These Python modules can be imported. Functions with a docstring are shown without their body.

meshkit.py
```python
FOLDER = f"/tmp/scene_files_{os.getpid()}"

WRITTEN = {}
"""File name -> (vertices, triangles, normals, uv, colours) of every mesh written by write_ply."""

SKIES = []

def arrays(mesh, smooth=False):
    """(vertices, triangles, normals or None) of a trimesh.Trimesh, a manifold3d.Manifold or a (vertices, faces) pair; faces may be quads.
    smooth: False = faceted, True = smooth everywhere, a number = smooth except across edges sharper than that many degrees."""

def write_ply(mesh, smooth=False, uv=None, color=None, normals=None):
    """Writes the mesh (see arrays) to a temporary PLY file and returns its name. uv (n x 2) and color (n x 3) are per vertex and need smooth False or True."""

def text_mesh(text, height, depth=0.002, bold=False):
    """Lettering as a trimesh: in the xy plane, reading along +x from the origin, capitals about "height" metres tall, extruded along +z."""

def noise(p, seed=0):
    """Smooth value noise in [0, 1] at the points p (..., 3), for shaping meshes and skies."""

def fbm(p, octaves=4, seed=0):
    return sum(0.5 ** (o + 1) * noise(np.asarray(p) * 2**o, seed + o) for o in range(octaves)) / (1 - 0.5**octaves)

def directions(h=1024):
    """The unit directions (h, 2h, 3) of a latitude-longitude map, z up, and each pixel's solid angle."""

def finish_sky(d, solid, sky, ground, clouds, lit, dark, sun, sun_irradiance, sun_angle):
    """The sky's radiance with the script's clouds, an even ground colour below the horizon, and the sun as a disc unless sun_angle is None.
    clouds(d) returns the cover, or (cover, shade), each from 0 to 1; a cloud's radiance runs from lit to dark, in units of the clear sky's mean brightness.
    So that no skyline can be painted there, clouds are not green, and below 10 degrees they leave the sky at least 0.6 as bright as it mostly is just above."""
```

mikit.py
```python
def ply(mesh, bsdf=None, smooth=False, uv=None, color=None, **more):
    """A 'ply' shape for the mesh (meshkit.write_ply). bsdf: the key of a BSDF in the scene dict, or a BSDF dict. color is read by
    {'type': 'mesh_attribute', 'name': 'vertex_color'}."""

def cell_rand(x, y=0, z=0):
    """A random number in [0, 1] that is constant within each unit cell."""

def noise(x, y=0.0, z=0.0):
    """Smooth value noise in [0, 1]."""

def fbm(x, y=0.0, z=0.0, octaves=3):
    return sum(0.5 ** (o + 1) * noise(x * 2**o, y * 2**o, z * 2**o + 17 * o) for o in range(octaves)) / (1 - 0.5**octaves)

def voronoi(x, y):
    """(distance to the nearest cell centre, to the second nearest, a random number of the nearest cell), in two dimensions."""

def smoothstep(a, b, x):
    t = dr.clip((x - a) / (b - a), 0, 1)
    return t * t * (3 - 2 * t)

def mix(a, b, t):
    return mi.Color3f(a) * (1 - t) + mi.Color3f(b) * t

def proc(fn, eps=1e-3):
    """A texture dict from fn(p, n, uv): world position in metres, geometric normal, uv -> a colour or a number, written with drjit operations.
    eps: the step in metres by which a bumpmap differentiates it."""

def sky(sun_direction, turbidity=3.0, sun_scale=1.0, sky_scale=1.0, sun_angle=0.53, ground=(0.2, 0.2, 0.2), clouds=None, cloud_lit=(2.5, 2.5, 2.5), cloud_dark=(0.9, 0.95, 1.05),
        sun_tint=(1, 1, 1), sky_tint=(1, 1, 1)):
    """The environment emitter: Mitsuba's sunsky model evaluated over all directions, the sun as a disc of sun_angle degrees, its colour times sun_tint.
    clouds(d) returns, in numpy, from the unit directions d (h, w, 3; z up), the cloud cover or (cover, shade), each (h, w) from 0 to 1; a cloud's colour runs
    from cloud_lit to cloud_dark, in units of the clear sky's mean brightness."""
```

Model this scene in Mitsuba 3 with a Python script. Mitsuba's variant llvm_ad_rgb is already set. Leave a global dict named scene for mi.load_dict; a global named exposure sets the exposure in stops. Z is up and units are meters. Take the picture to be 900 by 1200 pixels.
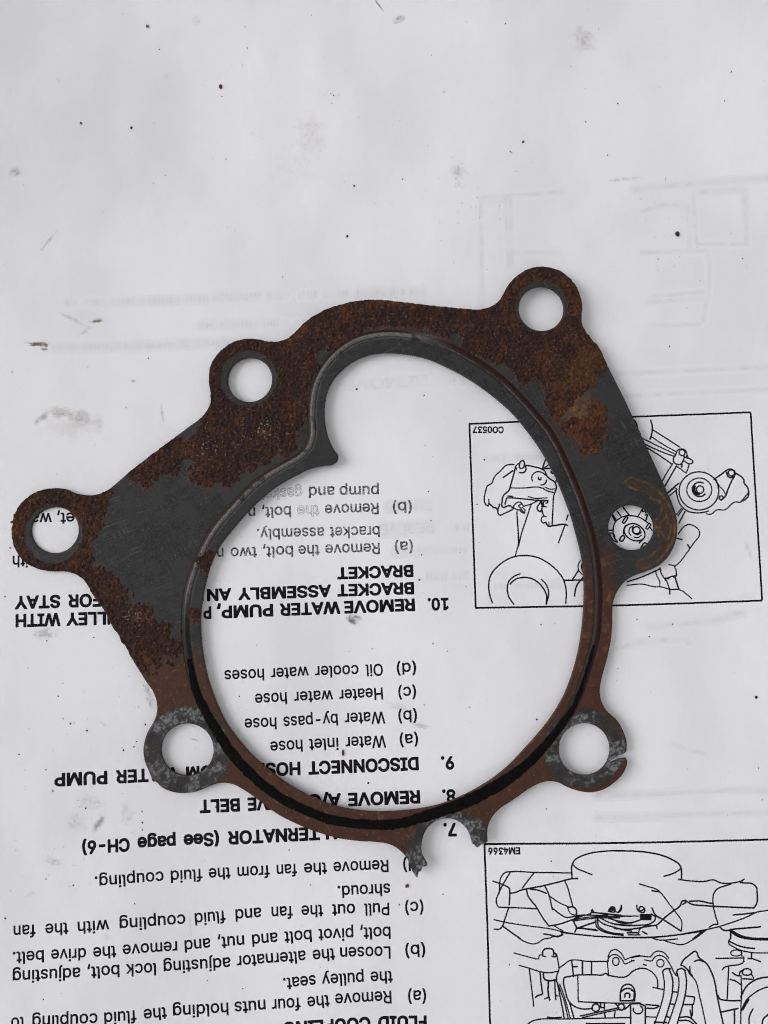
import math
import numpy as np
import drjit as dr
import mitsuba as mi
import shapely
import trimesh
from scipy.spatial import Delaunay, cKDTree
from shapely.geometry import LineString, Point, Polygon
from shapely.ops import unary_union

import meshkit
import mikit
from mikit import cell_rand, fbm, mix, noise, smoothstep, voronoi

T = mi.ScalarTransform4f
scene, labels = {}, {}

# ------------------------------------------------------------------ camera, daylight, exposure
CAM_D, CAM_TILT, CAM_FOV = 0.1678, 3.6, 54.0   # metres, degrees
CAM_POS = np.array([0, -CAM_D * math.sin(math.radians(CAM_TILT)), CAM_D * math.cos(math.radians(CAM_TILT))])


CREASES = [(-61, 92, -53, 82, 0.10), (-43, 70, -38, 58, 0.10), (-53, 82, -40, 76, -0.08), (-62, 72, -50, 69, 0.05), (40, 96, 52, 78, 0.08), (10, 62, 22, 92, -0.07), (-82, -64, -60, -92, 0.07)]   # x0, y0, x1, y1, height, mm


def page_height(x, y):
    """Metres above the table's zero level of the wavy sheet, at x, y in mm."""
    x, y = np.asarray(x, float), np.asarray(y, float)
    p = np.stack([x / 34.0 + 9, y / 46.0 + 5, 0 * x + 3.5], -1)
    q = np.stack([x / 15.0 + 2, y / 21.0 + 8, 0 * x + 7.5], -1)
    z = 0.7 * (meshkit.noise(p, 4) - 0.5) + 0.2 * (meshkit.noise(q, 9) - 0.5) + 0.15 * np.sin((x * 0.9 + y * 0.35) / 19.0) + 0.0007 * np.minimum(x + 38, 0) ** 2
    top = np.clip((y - 52) / 25, 0, 1) ** 2   # top end shaped wavier to give the sheet soft brightness gradients
    z = z + top * (2.2 * (meshkit.noise(np.stack([x / 27.0 + 3.3, (y + 0.4 * x) / 60.0 + 1, 0 * x + 1.5], -1), 6) - 0.5) + 0.0006 * np.minimum(x + 20, 0) ** 2)
    for x0, y0, x1, y1, h in CREASES:
        dx, dy = x1 - x0, y1 - y0
        t = np.clip(((x - x0) * dx + (y - y0) * dy) / (dx * dx + dy * dy), 0, 1)
        d = np.hypot(x - x0 - t * dx, y - y0 - t * dy)
        z = z + h * np.exp(-((d / 1.3) ** 2)) * np.sin(np.pi * np.clip(t, 0.02, 0.98))
    return 1e-3 * z


def lift_of(points):
    """Underside of the gasket, in mm over the zero level, at points (n, 2) in mm: the warped plate touches the sheet at its left and rises to the upper right."""
    from scipy.interpolate import RBFInterpolator
    c = np.array(LIFT)
    return RBFInterpolator(c[:, :2], c[:, 2] + 0.45, kernel="thin_plate_spline", smoothing=30.0)(points)


eye = CAM_POS
scene["camera"] = {
    "type": "perspective", "fov": CAM_FOV, "fov_axis": "x", "near_clip": 0.01, "far_clip": 10.0,
    "to_world": T().look_at(origin=eye.tolist(), target=[0, 0, 0], up=[0, 1, 0]),
}
# an overcast day: the light comes softly from the open side, left of the sheet
SUN = np.array([-0.80, 0.12, 0.52])
scene["daylight"] = mikit.sky(SUN, turbidity=3, sun_scale=0.30, sun_angle=38, clouds=lambda d: 1.0,
                              cloud_lit=(1.0, 1.0, 1.01), sun_tint=(0.84, 1.03, 1.60))
exposure = 2.56

# ------------------------------------------------------------------ measured shapes, in mm on the sheet
LIFT = [(-72.79,-4.03,0.5),(-54.77,-0.06,0.4),(-30.17,29.6,0.2),(0.0,44.19,0.7),(21.09,40.28,1.0),(35.55,46.14,1.35),(55.71,-0.06,0.7),(46.82,-22.58,0.6),(44.44,-52.01,0.9),(13.8,-69.18,1.2),(-12.89,-66.48,0.8),(-42.59,-52.01,0.3),(-42.13,-22.58,0.5),(-22.73,7.53,0.7)]
OUTLINE = [(-81.35,-0.87),(-80.12,1.77),(-77.55,3.85),(-74.95,4.87),(-72.33,5.17),(-70.06,4.87),(-68.16,4.04),(-66.27,3.66),(-64.39,3.62),(-62.52,3.97),(-60.66,4.99),(-58.45,6.88),(-54.76,10.11),(-50.48,13.35),(-46.57,16.4),(-43.58,18.69),(-40.96,20.71),(-39.47,22.34),(-38.74,23.88),(-38.59,25.8),(-38.93,28.12),(-39.08,30.44),(-38.7,32.76),(-37.4,35.09),(-35.14,37.22),(-32.48,38.46),(-30.18,38.76),(-27.88,38.56),(-26.35,38.16),(-24.05,38.07),(-21.76,38.72),(-19.86,40.27),(-17.96,42.2),(-15.67,43.94),(-12.62,45.47),(-9.56,46.51),(-5.73,47.26),(-1.91,47.43),(1.91,47.21),(5.73,46.72),(11.44,46.01),(15.25,45.64),(19.05,45.21),(21.71,45.19),(24.0,45.84),(25.91,47.37),(26.87,49.11),(28.22,51.23),(30.14,53.07),(32.82,54.41),(35.48,54.76),(38.14,54.28),(40.78,52.72),(42.66,50.58),(43.76,48.06),(44.18,45.55),(44.0,43.23),(44.13,41.69),(44.8,40.15),(46.29,38.23),(47.97,36.12),(49.25,33.24),(51.46,28.66),(53.66,24.08),(55.86,19.14),(58.04,14.21),(60.21,9.29),(62.02,5.14),(63.45,1.75),(64.33,-1.26),(64.46,-3.88),(64.03,-6.51),(62.86,-9.12),(61.32,-10.99),(59.43,-12.3),(57.17,-13.23),(54.16,-14.35),(52.27,-15.83),(50.92,-17.69),(50.06,-19.92),(49.82,-22.51),(49.73,-25.28),(49.41,-28.04),(48.59,-31.72),(47.19,-36.48),(46.78,-38.66),(47.09,-41.21),(48.34,-43.39),(50.33,-45.21),(51.74,-47.74),(52.36,-49.91),(52.27,-51.8),(51.45,-52.39),(50.71,-52.61),(49.59,-53.25),(48.51,-53.94),(48.72,-54.26),(49.76,-53.9),(50.87,-53.47),(51.61,-53.43),(52.09,-53.22),(52.34,-53.69),(52.12,-55.12),(51.35,-56.56),(49.47,-58.35),(47.24,-59.77),(44.29,-60.41),(41.73,-60.12),(39.19,-59.23),(37.37,-58.33),(35.54,-58.08),(33.33,-58.5),(31.11,-59.66),(27.42,-62.15),(25.21,-63.49),(23.36,-65.26),(22.25,-67.39),(22.05,-69.17),(22.14,-70.58),(21.48,-71.11),(20.75,-71.29),(20.02,-71.91),(19.47,-71.64),(19.3,-71.2),(18.84,-71.11),(18.58,-70.05),(18.04,-68.63),(16.78,-67.04),(15.33,-66.15),(13.69,-65.83),(11.68,-66.16),(9.85,-67.23),(8.57,-69.01),(8.01,-71.32),(8.19,-73.44),(8.73,-74.5),(9.27,-75.38),(9.09,-75.73),(8.18,-75.91),(7.99,-76.62),(7.45,-76.8),(7.08,-78.21),(6.36,-77.34),(5.64,-75.93),(4.91,-74.16),(3.64,-72.75),(1.82,-71.52),(0.0,-71.0),(-1.82,-70.8),(-5.47,-70.61),(-9.12,-70.17),(-12.78,-69.3),(-16.45,-68.08),(-20.13,-66.5),(-21.97,-65.61),(-24.56,-64.02),(-27.15,-62.06),(-30.12,-60.1),(-32.34,-58.95),(-34.56,-58.58),(-36.77,-58.98),(-38.6,-59.78),(-40.43,-60.42),(-43.01,-60.8),(-45.59,-60.52),(-47.82,-59.62),(-49.32,-58.37),(-50.06,-58.19),(-50.26,-57.1),(-51.42,-54.76),(-52.02,-52.22),(-51.87,-50.04),(-51.0,-47.5),(-49.92,-45.68),(-49.29,-43.85),(-49.32,-41.66),(-50.03,-39.46),(-51.55,-37.27),(-53.46,-34.33),(-55.76,-30.47),(-56.34,-29.36),(-57.1,-28.62),(-58.07,-26.59),(-58.83,-25.85),(-59.6,-24.37),(-61.54,-21.04),(-63.65,-18.26),(-64.82,-16.21),(-66.16,-14.72),(-68.06,-13.6),(-69.93,-13.16),(-72.18,-13.16),(-74.43,-12.93),(-77.07,-12.11),(-79.36,-10.62),(-80.72,-8.75),(-81.54,-6.5),(-81.85,-3.88)]
OPENING = [(-0.38,35.52),(2.66,35.45),(5.7,35.07),(9.5,34.21),(13.29,32.58),(17.07,30.64),(20.84,28.24),(24.6,25.36),(28.35,22.01),(31.33,18.39),(33.94,14.79),(35.79,11.75),(38.0,7.41),(39.82,2.88),(41.27,-1.26),(42.34,-5.38),(43.22,-9.12),(43.72,-13.23),(43.85,-16.95),(43.71,-20.66),(43.48,-23.25),(43.13,-26.2),(42.3,-30.62),(40.92,-35.38),(38.98,-40.12),(36.51,-44.11),(33.5,-47.9),(30.5,-51.14),(27.52,-54.2),(23.82,-57.24),(20.13,-59.56),(16.46,-61.35),(12.79,-62.78),(9.13,-63.71),(5.48,-64.22),(1.83,-64.52),(-1.83,-64.61),(-5.49,-64.34),(-9.15,-63.76),(-12.82,-62.7),(-16.5,-61.11),(-20.19,-59.16),(-23.15,-57.19),(-26.12,-54.87),(-29.11,-52.17),(-31.35,-49.64),(-33.99,-46.19),(-36.65,-40.91),(-38.19,-36.7),(-39.27,-32.11),(-39.89,-27.69),(-40.05,-22.52),(-39.55,-18.07),(-38.85,-14.72),(-37.6,-10.62),(-35.59,-6.88),(-33.37,-4.07),(-29.48,0.44),(-24.45,4.96),(-19.39,7.98),(-16.2,9.49),(-13.19,10.14),(-11.12,10.52),(-10.25,11.39),(-10.18,12.41),(-10.94,13.48),(-12.09,15.77),(-12.86,18.44),(-13.17,20.74),(-13.15,23.81),(-12.53,26.88),(-11.21,29.58),(-9.13,31.88),(-6.47,33.8),(-3.42,35.03)]
BOLT_HOLES = [(-72.38,-4.1,5.21,5.07),(-29.92,29.5,4.96,5.06),(35.09,45.3,5.03,5.08),(54.37,-3.55,5.06,4.95),(43.23,-51.39,5.56,5.53),(-42.57,-51.61,5.73,5.58)]
BEAD_LINE = [(-1.33,39.51),(2.86,39.64),(5.71,39.28),(10.46,38.29),(14.26,36.91),(18.04,34.87),(22.19,32.26),(26.33,29.08),(30.27,25.16),(33.63,21.24),(35.86,18.49),(37.71,15.54),(39.74,11.18),(41.75,6.46),(43.47,1.75),(44.82,-2.76),(45.87,-7.25),(46.44,-11.36),(46.72,-15.09),(46.8,-18.81),(46.58,-22.51),(46.3,-25.83),(45.67,-29.15),(44.29,-33.55),(42.71,-38.3),(40.5,-43.02),(37.75,-46.82),(34.93,-50.25),(31.2,-54.02),(27.49,-56.88),(23.79,-59.21),(19.75,-61.34),(14.61,-63.48),(11.32,-64.56),(7.3,-65.82),(3.65,-66.81),(-1.83,-67.21),(-5.48,-67.0),(-9.14,-66.58),(-12.8,-65.74),(-16.48,-64.33),(-20.16,-62.74),(-23.85,-60.61),(-27.57,-57.67),(-30.93,-54.52),(-33.55,-51.46),(-36.19,-47.47),(-38.84,-43.11),(-40.75,-39.09),(-41.93,-34.5),(-42.84,-29.91),(-43.25,-25.85),(-43.24,-21.59),(-42.74,-17.32),(-41.5,-12.86),(-39.7,-8.56),(-37.32,-4.25),(-32.51,1.57),(-27.67,6.48),(-22.61,9.79),(-20.73,10.83),(-18.11,12.54),(-16.61,14.34),(-15.87,16.54),(-15.77,18.83),(-15.98,20.94),(-15.85,24.2),(-15.45,27.09),(-14.54,29.78),(-12.75,32.87),(-9.52,36.24),(-5.72,38.48)]
CRUST = {'upper': [(-56.19,7.07),(-56.6,8.21),(-53.84,11.25),(-50.12,14.3),(-46.58,16.78),(-43.9,15.63),(-41.65,16.97),(-40.6,21.57),(-39.52,24.65),(-40.0,30.44),(-38.56,35.87),(-33.45,39.74),(-23.87,38.93),(-19.11,42.98),(-9.56,47.79),(1.91,48.11),(20.96,46.05),(25.73,48.54),(28.62,53.37),(34.35,55.67),(40.99,53.69),(45.27,47.47),(44.82,41.69),(48.36,36.88),(50.0,32.1),(47.7,30.19),(45.4,27.14),(43.49,25.99),(41.2,23.33),(39.3,22.19),(38.14,19.91),(37.19,19.53),(36.66,22.95),(34.99,25.24),(34.45,28.3),(30.68,28.88),(28.61,30.23),(26.55,32.53),(23.71,33.12),(20.88,34.47),(18.61,35.25),(17.11,36.99),(18.06,38.53),(16.17,39.5),(13.32,38.55),(10.47,39.92),(5.71,40.9),(1.91,41.12),(-1.33,41.13),(-4.77,40.18),(-8.01,38.65),(-10.29,37.3),(-11.81,36.54),(-14.86,35.2),(-15.99,33.46),(-14.46,32.29),(-16.34,28.83),(-17.26,24.59),(-17.42,21.13),(-18.54,19.03),(-19.27,15.78),(-20.76,13.11),(-24.15,12.35),(-26.02,11.03),(-28.28,10.08),(-30.91,8.76),(-32.02,7.24),(-34.27,6.11),(-35.79,6.87),(-38.78,4.98),(-41.45,6.12),(-43.37,7.82),(-41.92,11.05),(-43.06,11.63),(-45.3,9.92),(-45.65,8.59),(-47.54,8.59),(-49.42,8.21),(-50.89,6.31),(-52.76,5.18),(-54.67,6.31)],'right': [(45.75,25.04),(48.74,22.56),(49.06,18.76),(48.27,16.11),(48.04,12.89),(42.96,12.89),(43.55,15.16),(39.99,16.87),(38.68,17.44),(38.88,18.77),(41.92,20.48),(44.94,20.47),(45.15,22.57)],'left': [(-82.95,7.45),(-71.63,7.07),(-65.92,4.8),(-61.25,5.93),(-59.55,5.56),(-60.42,2.72),(-61.47,-0.11),(-62.69,-3.87),(-63.94,-6.13),(-64.26,-8.56),(-63.25,-11.36),(-61.35,-12.86),(-58.7,-14.35),(-56.77,-16.95),(-54.69,-18.44),(-55.98,-19.18),(-58.59,-19.18),(-55.95,-20.48),(-53.16,-19.93),(-51.09,-21.04),(-50.31,-22.89),(-48.42,-24.37),(-46.9,-25.85),(-46.51,-27.33),(-45.02,-27.14),(-44.29,-26.03),(-43.34,-26.96),(-43.3,-30.27),(-44.96,-31.01),(-45.85,-33.41),(-47.92,-32.12),(-49.36,-34.69),(-50.88,-32.67),(-52.32,-35.8),(-54.2,-34.15),(-57.65,-28.99),(-62.47,-21.04),(-65.74,-16.58),(-69.16,-14.35),(-74.76,-14.35),(-82.33,-11.36)],'lip': [(-40.01,-12.86),(-40.78,-11.36),(-39.69,-9.12),(-37.44,-8.75),(-37.23,-10.24),(-38.5,-13.23)],'lip2': [(-42.47,-23.26),(-42.49,-21.59),(-41.01,-21.03),(-39.88,-21.78),(-39.85,-23.63),(-41.33,-24.18)]}
CRESCENT = [(52.65,6.27),(53.8,7.59),(56.42,7.03),(59.21,5.7),(61.61,3.44),(63.42,0.24),(64.11,-2.95),(63.67,-6.13),(61.92,-9.12),(59.07,-11.74),(56.06,-12.67),(54.78,-11.55),(56.11,-10.43),(58.37,-9.5),(60.09,-7.63),(59.96,-4.82),(59.45,-2.01),(60.61,-0.13),(60.64,1.75),(58.97,2.5),(57.31,4.01),(54.88,4.76)]
PRINT = [(False,[('pump and',-1.14,5.83,-16.76,5.57,2.44,1),('gasket',-18.28,5.48,-27.6,4.96,2.44,2)]),(False,[('(b)',6.16,2.27,1.9,2.11,2.44,1),('Remove',-1.22,1.98,-13.21,1.54,2.44,1),('the',-14.45,1.5,-19.39,1.32,2.44,2),('bolt,',-20.72,1.27,-27.18,1.03,2.44,1),('n',-28.7,0.98,-30.22,0.92,2.44,1)]),(False,[('bracket',-0.95,-3.16,-12.03,-3.43,2.43,1),('assembly.',-13.28,-3.46,-28.27,-3.84,2.43,1)]),(False,[('(a)',6.37,-6.54,2.35,-6.74,2.42,1),('Remove',-0.95,-6.91,-13.07,-7.32,2.42,1),('the',-14.31,-7.36,-19.04,-7.52,2.42,1),('bolt,',-20.18,-7.56,-26.91,-7.78,2.42,1),('two',-28.23,-7.82,-34.1,-8.02,2.42,1),('n',-35.62,-8.07,-37.13,-8.12,2.42,1)]),(True,[('BRACKET',6.47,-11.86,-10.4,-12.43,2.39,0)]),(True,[('BRACKET',6.61,-15.67,-10.39,-16.2,2.42,0),('ASSEMBLY',-11.71,-16.24,-32.29,-16.97,2.42,0),('AN',-33.8,-17.02,-39.19,-17.21,2.42,0),('D',-39.83,-17.21,-42.1,-17.21,2.42,0)]),(True,[('10.',14.25,-19.13,9.62,-19.22,2.47,0),('REMOVE',6.79,-19.28,-8.86,-19.88,2.47,0),('WATER',-9.71,-19.91,-23.01,-20.42,2.47,0),('PUMP,',-24.51,-20.48,-36.95,-20.96,2.47,0),('P',-38.16,-21.01,-39.96,-21.08,2.47,0)]),(True,[('FOR',-62.29,-18.19,-69.49,-18.4,2.58,0),('STAY',-71.14,-18.45,-80.87,-18.72,2.57,0)]),(True,[('PULLEY',-56.26,-22.04,-69.77,-22.37,2.58,0),('WITH',-71.05,-22.41,-80.63,-22.65,2.57,0)]),(False,[('et,',-68.56,-0.24,-72.34,-0.33,2.52,0),('water',-73.45,-0.36,-82.31,-0.59,2.51,0)]),(False,[('with',-75.76,-9.61,-81.59,-9.83,2.49,0)]),(False,[('(d)',7.02,-33.23,2.74,-33.36,2.48,0),('Oil',-0.3,-33.46,-4.13,-33.66,2.48,0),('cooler',-5.63,-33.74,-15.2,-34.02,2.49,0),('water',-16.59,-34.07,-24.95,-34.49,2.48,0),('hoses',-26.37,-34.55,-35.06,-34.95,2.48,0)]),(False,[('(c)',7.0,-38.42,3.07,-38.54,2.49,0),('Heater',-0.3,-38.64,-9.92,-39.14,2.49,0),('water',-11.23,-39.21,-19.77,-39.58,2.49,0),('hose',-21.34,-39.66,-28.34,-40.04,2.49,0)]),(False,[('(b)',7.17,-43.51,3.06,-43.69,2.5,0),('Water',0.19,-43.81,-8.67,-44.19,2.5,0),('by-pass',-10.17,-44.29,-22.05,-45.02,2.5,0),('hose',-23.54,-45.08,-30.55,-45.38,2.5,0)]),(False,[('(a)',7.39,-48.59,3.36,-48.8,2.51,0),('Water',0.37,-48.96,-8.47,-49.34,2.51,0),('inlet',-10.0,-49.43,-16.41,-49.8,2.51,0),('hose',-17.83,-49.88,-24.91,-50.34,2.51,0)]),(True,[('9.',15.27,-53.5,12.4,-53.56,2.58,0),('DISCONNECT',7.52,-53.65,-16.57,-54.65,2.58,0),('HOSES',-18.24,-54.7,-30.33,-55.15,2.57,0),('FROM',-33.12,-55.27,-43.15,-55.72,2.57,0),('WATER',-45.0,-55.81,-58.3,-56.46,2.56,0),('PUMP',-60.14,-56.54,-71.5,-56.97,2.55,0)]),(True,[('8.',15.49,-60.59,12.63,-60.66,2.57,0),('REMOVE',7.8,-60.77,-7.87,-61.4,2.57,0),('A/C',-9.36,-61.46,-16.52,-61.68,2.56,0),('DRIVE',-19.12,-61.81,-29.7,-62.39,2.56,0),('BELT',-31.36,-62.48,-40.06,-62.82,2.56,0)]),(True,[('7.',15.75,-67.75,12.86,-67.82,2.57,0)]),(True,[('ALTERNATOR',-9.26,-68.3,-33.87,-69.53,2.57,0),('(See',-35.8,-69.67,-43.45,-70.22,2.56,0),('page',-45.11,-70.31,-53.37,-70.7,2.55,0),('CH-6)',-55.02,-70.8,-65.2,-71.37,2.54,0)]),(False,[('(d)',8.22,-75.17,4.07,-75.34,2.5,0),('Remove',0.92,-75.46,-10.99,-75.98,2.5,0),('the',-12.38,-76.03,-17.36,-76.24,2.5,0),('fan',-18.84,-76.31,-23.26,-76.51,2.5,0),('from',-24.74,-76.59,-31.74,-76.94,2.49,0),('the',-33.21,-77.01,-37.91,-77.25,2.49,0),('fluid',-39.29,-77.32,-46.08,-77.7,2.49,0),('coupling.',-47.62,-77.79,-62.28,-78.73,2.48,0)]),(False,[('shroud.',1.29,-80.48,-10.03,-81.01,2.49,0)]),(False,[('(c)',8.47,-84.24,4.49,-84.39,2.5,0),('Pull',1.11,-84.52,-4.35,-84.68,2.5,0),('out',-6.26,-84.73,-11.23,-84.87,2.5,0),('the',-13.18,-84.94,-17.85,-85.11,2.5,0),('fan',-19.69,-85.18,-24.29,-85.35,2.5,0),('and',-26.49,-85.46,-32.07,-85.86,2.5,0),('fluid',-34.2,-86.06,-40.79,-86.64,2.49,0),('coupling',-42.8,-86.8,-56.81,-87.61,2.49,0),('with',-58.98,-87.73,-65.65,-88.09,2.49,0),('the',-67.63,-88.18,-72.47,-88.41,2.48,0),('fan',-74.44,-88.47,-79.06,-88.61,2.47,0)]),(False,[('bolt,',1.4,-89.52,-5.15,-89.73,2.49,0),('pivot',-6.62,-89.78,-14.15,-90.03,2.49,0),('bolt',-15.62,-90.13,-21.49,-90.53,2.49,0),('and',-22.95,-90.66,-28.45,-91.13,2.49,0),('nut,',-30.1,-91.24,-35.77,-91.63,2.48,0),('and',-37.35,-91.79,-42.9,-92.27,2.48,0),('remove',-44.43,-92.39,-56.04,-93.03,2.48,0),('the',-57.41,-93.16,-62.28,-93.48,2.48,0),('drive',-63.72,-93.52,-71.07,-93.73,2.47,0),('belt.',-72.57,-93.8,-79.08,-94.07,2.46,0)]),(False,[('(b)',8.81,-93.16,4.48,-93.43,2.5,0),('Loosen',1.4,-93.61,-9.47,-93.86,2.5,0),('the',-10.64,-94.0,-15.41,-94.4,2.5,0),('alternator',-16.88,-94.46,-31.7,-95.55,2.5,0),('adjusting',-32.97,-95.82,-47.27,-96.64,2.49,0),('lock',-48.83,-96.85,-55.23,-97.03,2.49,0),('bolt,',-56.61,-97.11,-63.37,-97.48,2.49,0),('adjusting',-64.81,-97.55,-78.96,-97.94,2.48,0)]),(False,[('the',1.83,-98.75,-2.93,-98.92,2.5,0),('pulley',-4.4,-98.99,-13.37,-99.43,2.5,0),('seat.',-14.72,-99.56,-21.66,-100.19,2.5,0)]),(False,[('(a)',9.03,-102.76,5.12,-102.78,2.51,0),('Remove',1.54,-102.8,-10.53,-103.49,2.51,0),('the',-11.77,-103.66,-16.52,-104.12,2.51,0),('four',-17.91,-104.18,-24.04,-104.53,2.51,0),('nuts',-25.38,-104.61,-32.02,-105.07,2.51,0),('holding',-33.29,-105.16,-45.11,-105.79,2.51,0),('the',-46.48,-105.96,-51.36,-106.43,2.5,0),('fluid',-52.8,-106.53,-59.63,-106.95,2.5,0),('coupling',-60.99,-107.02,-74.61,-107.31,2.5,0),('to',-76.21,-107.39,-79.04,-107.54,2.49,0)]),(True,[('FLUID',9.13,-107.98,-1.28,-108.15,2.56,0),('COUPLING',-2.92,-108.23,-21.51,-109.3,2.55,0)])]
CAPTIONS = [('CO0537',26.81,19.09,19.88,19.14,1.37),('EM4366',29.46,-72.78,22.55,-72.92,1.37)]
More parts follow.
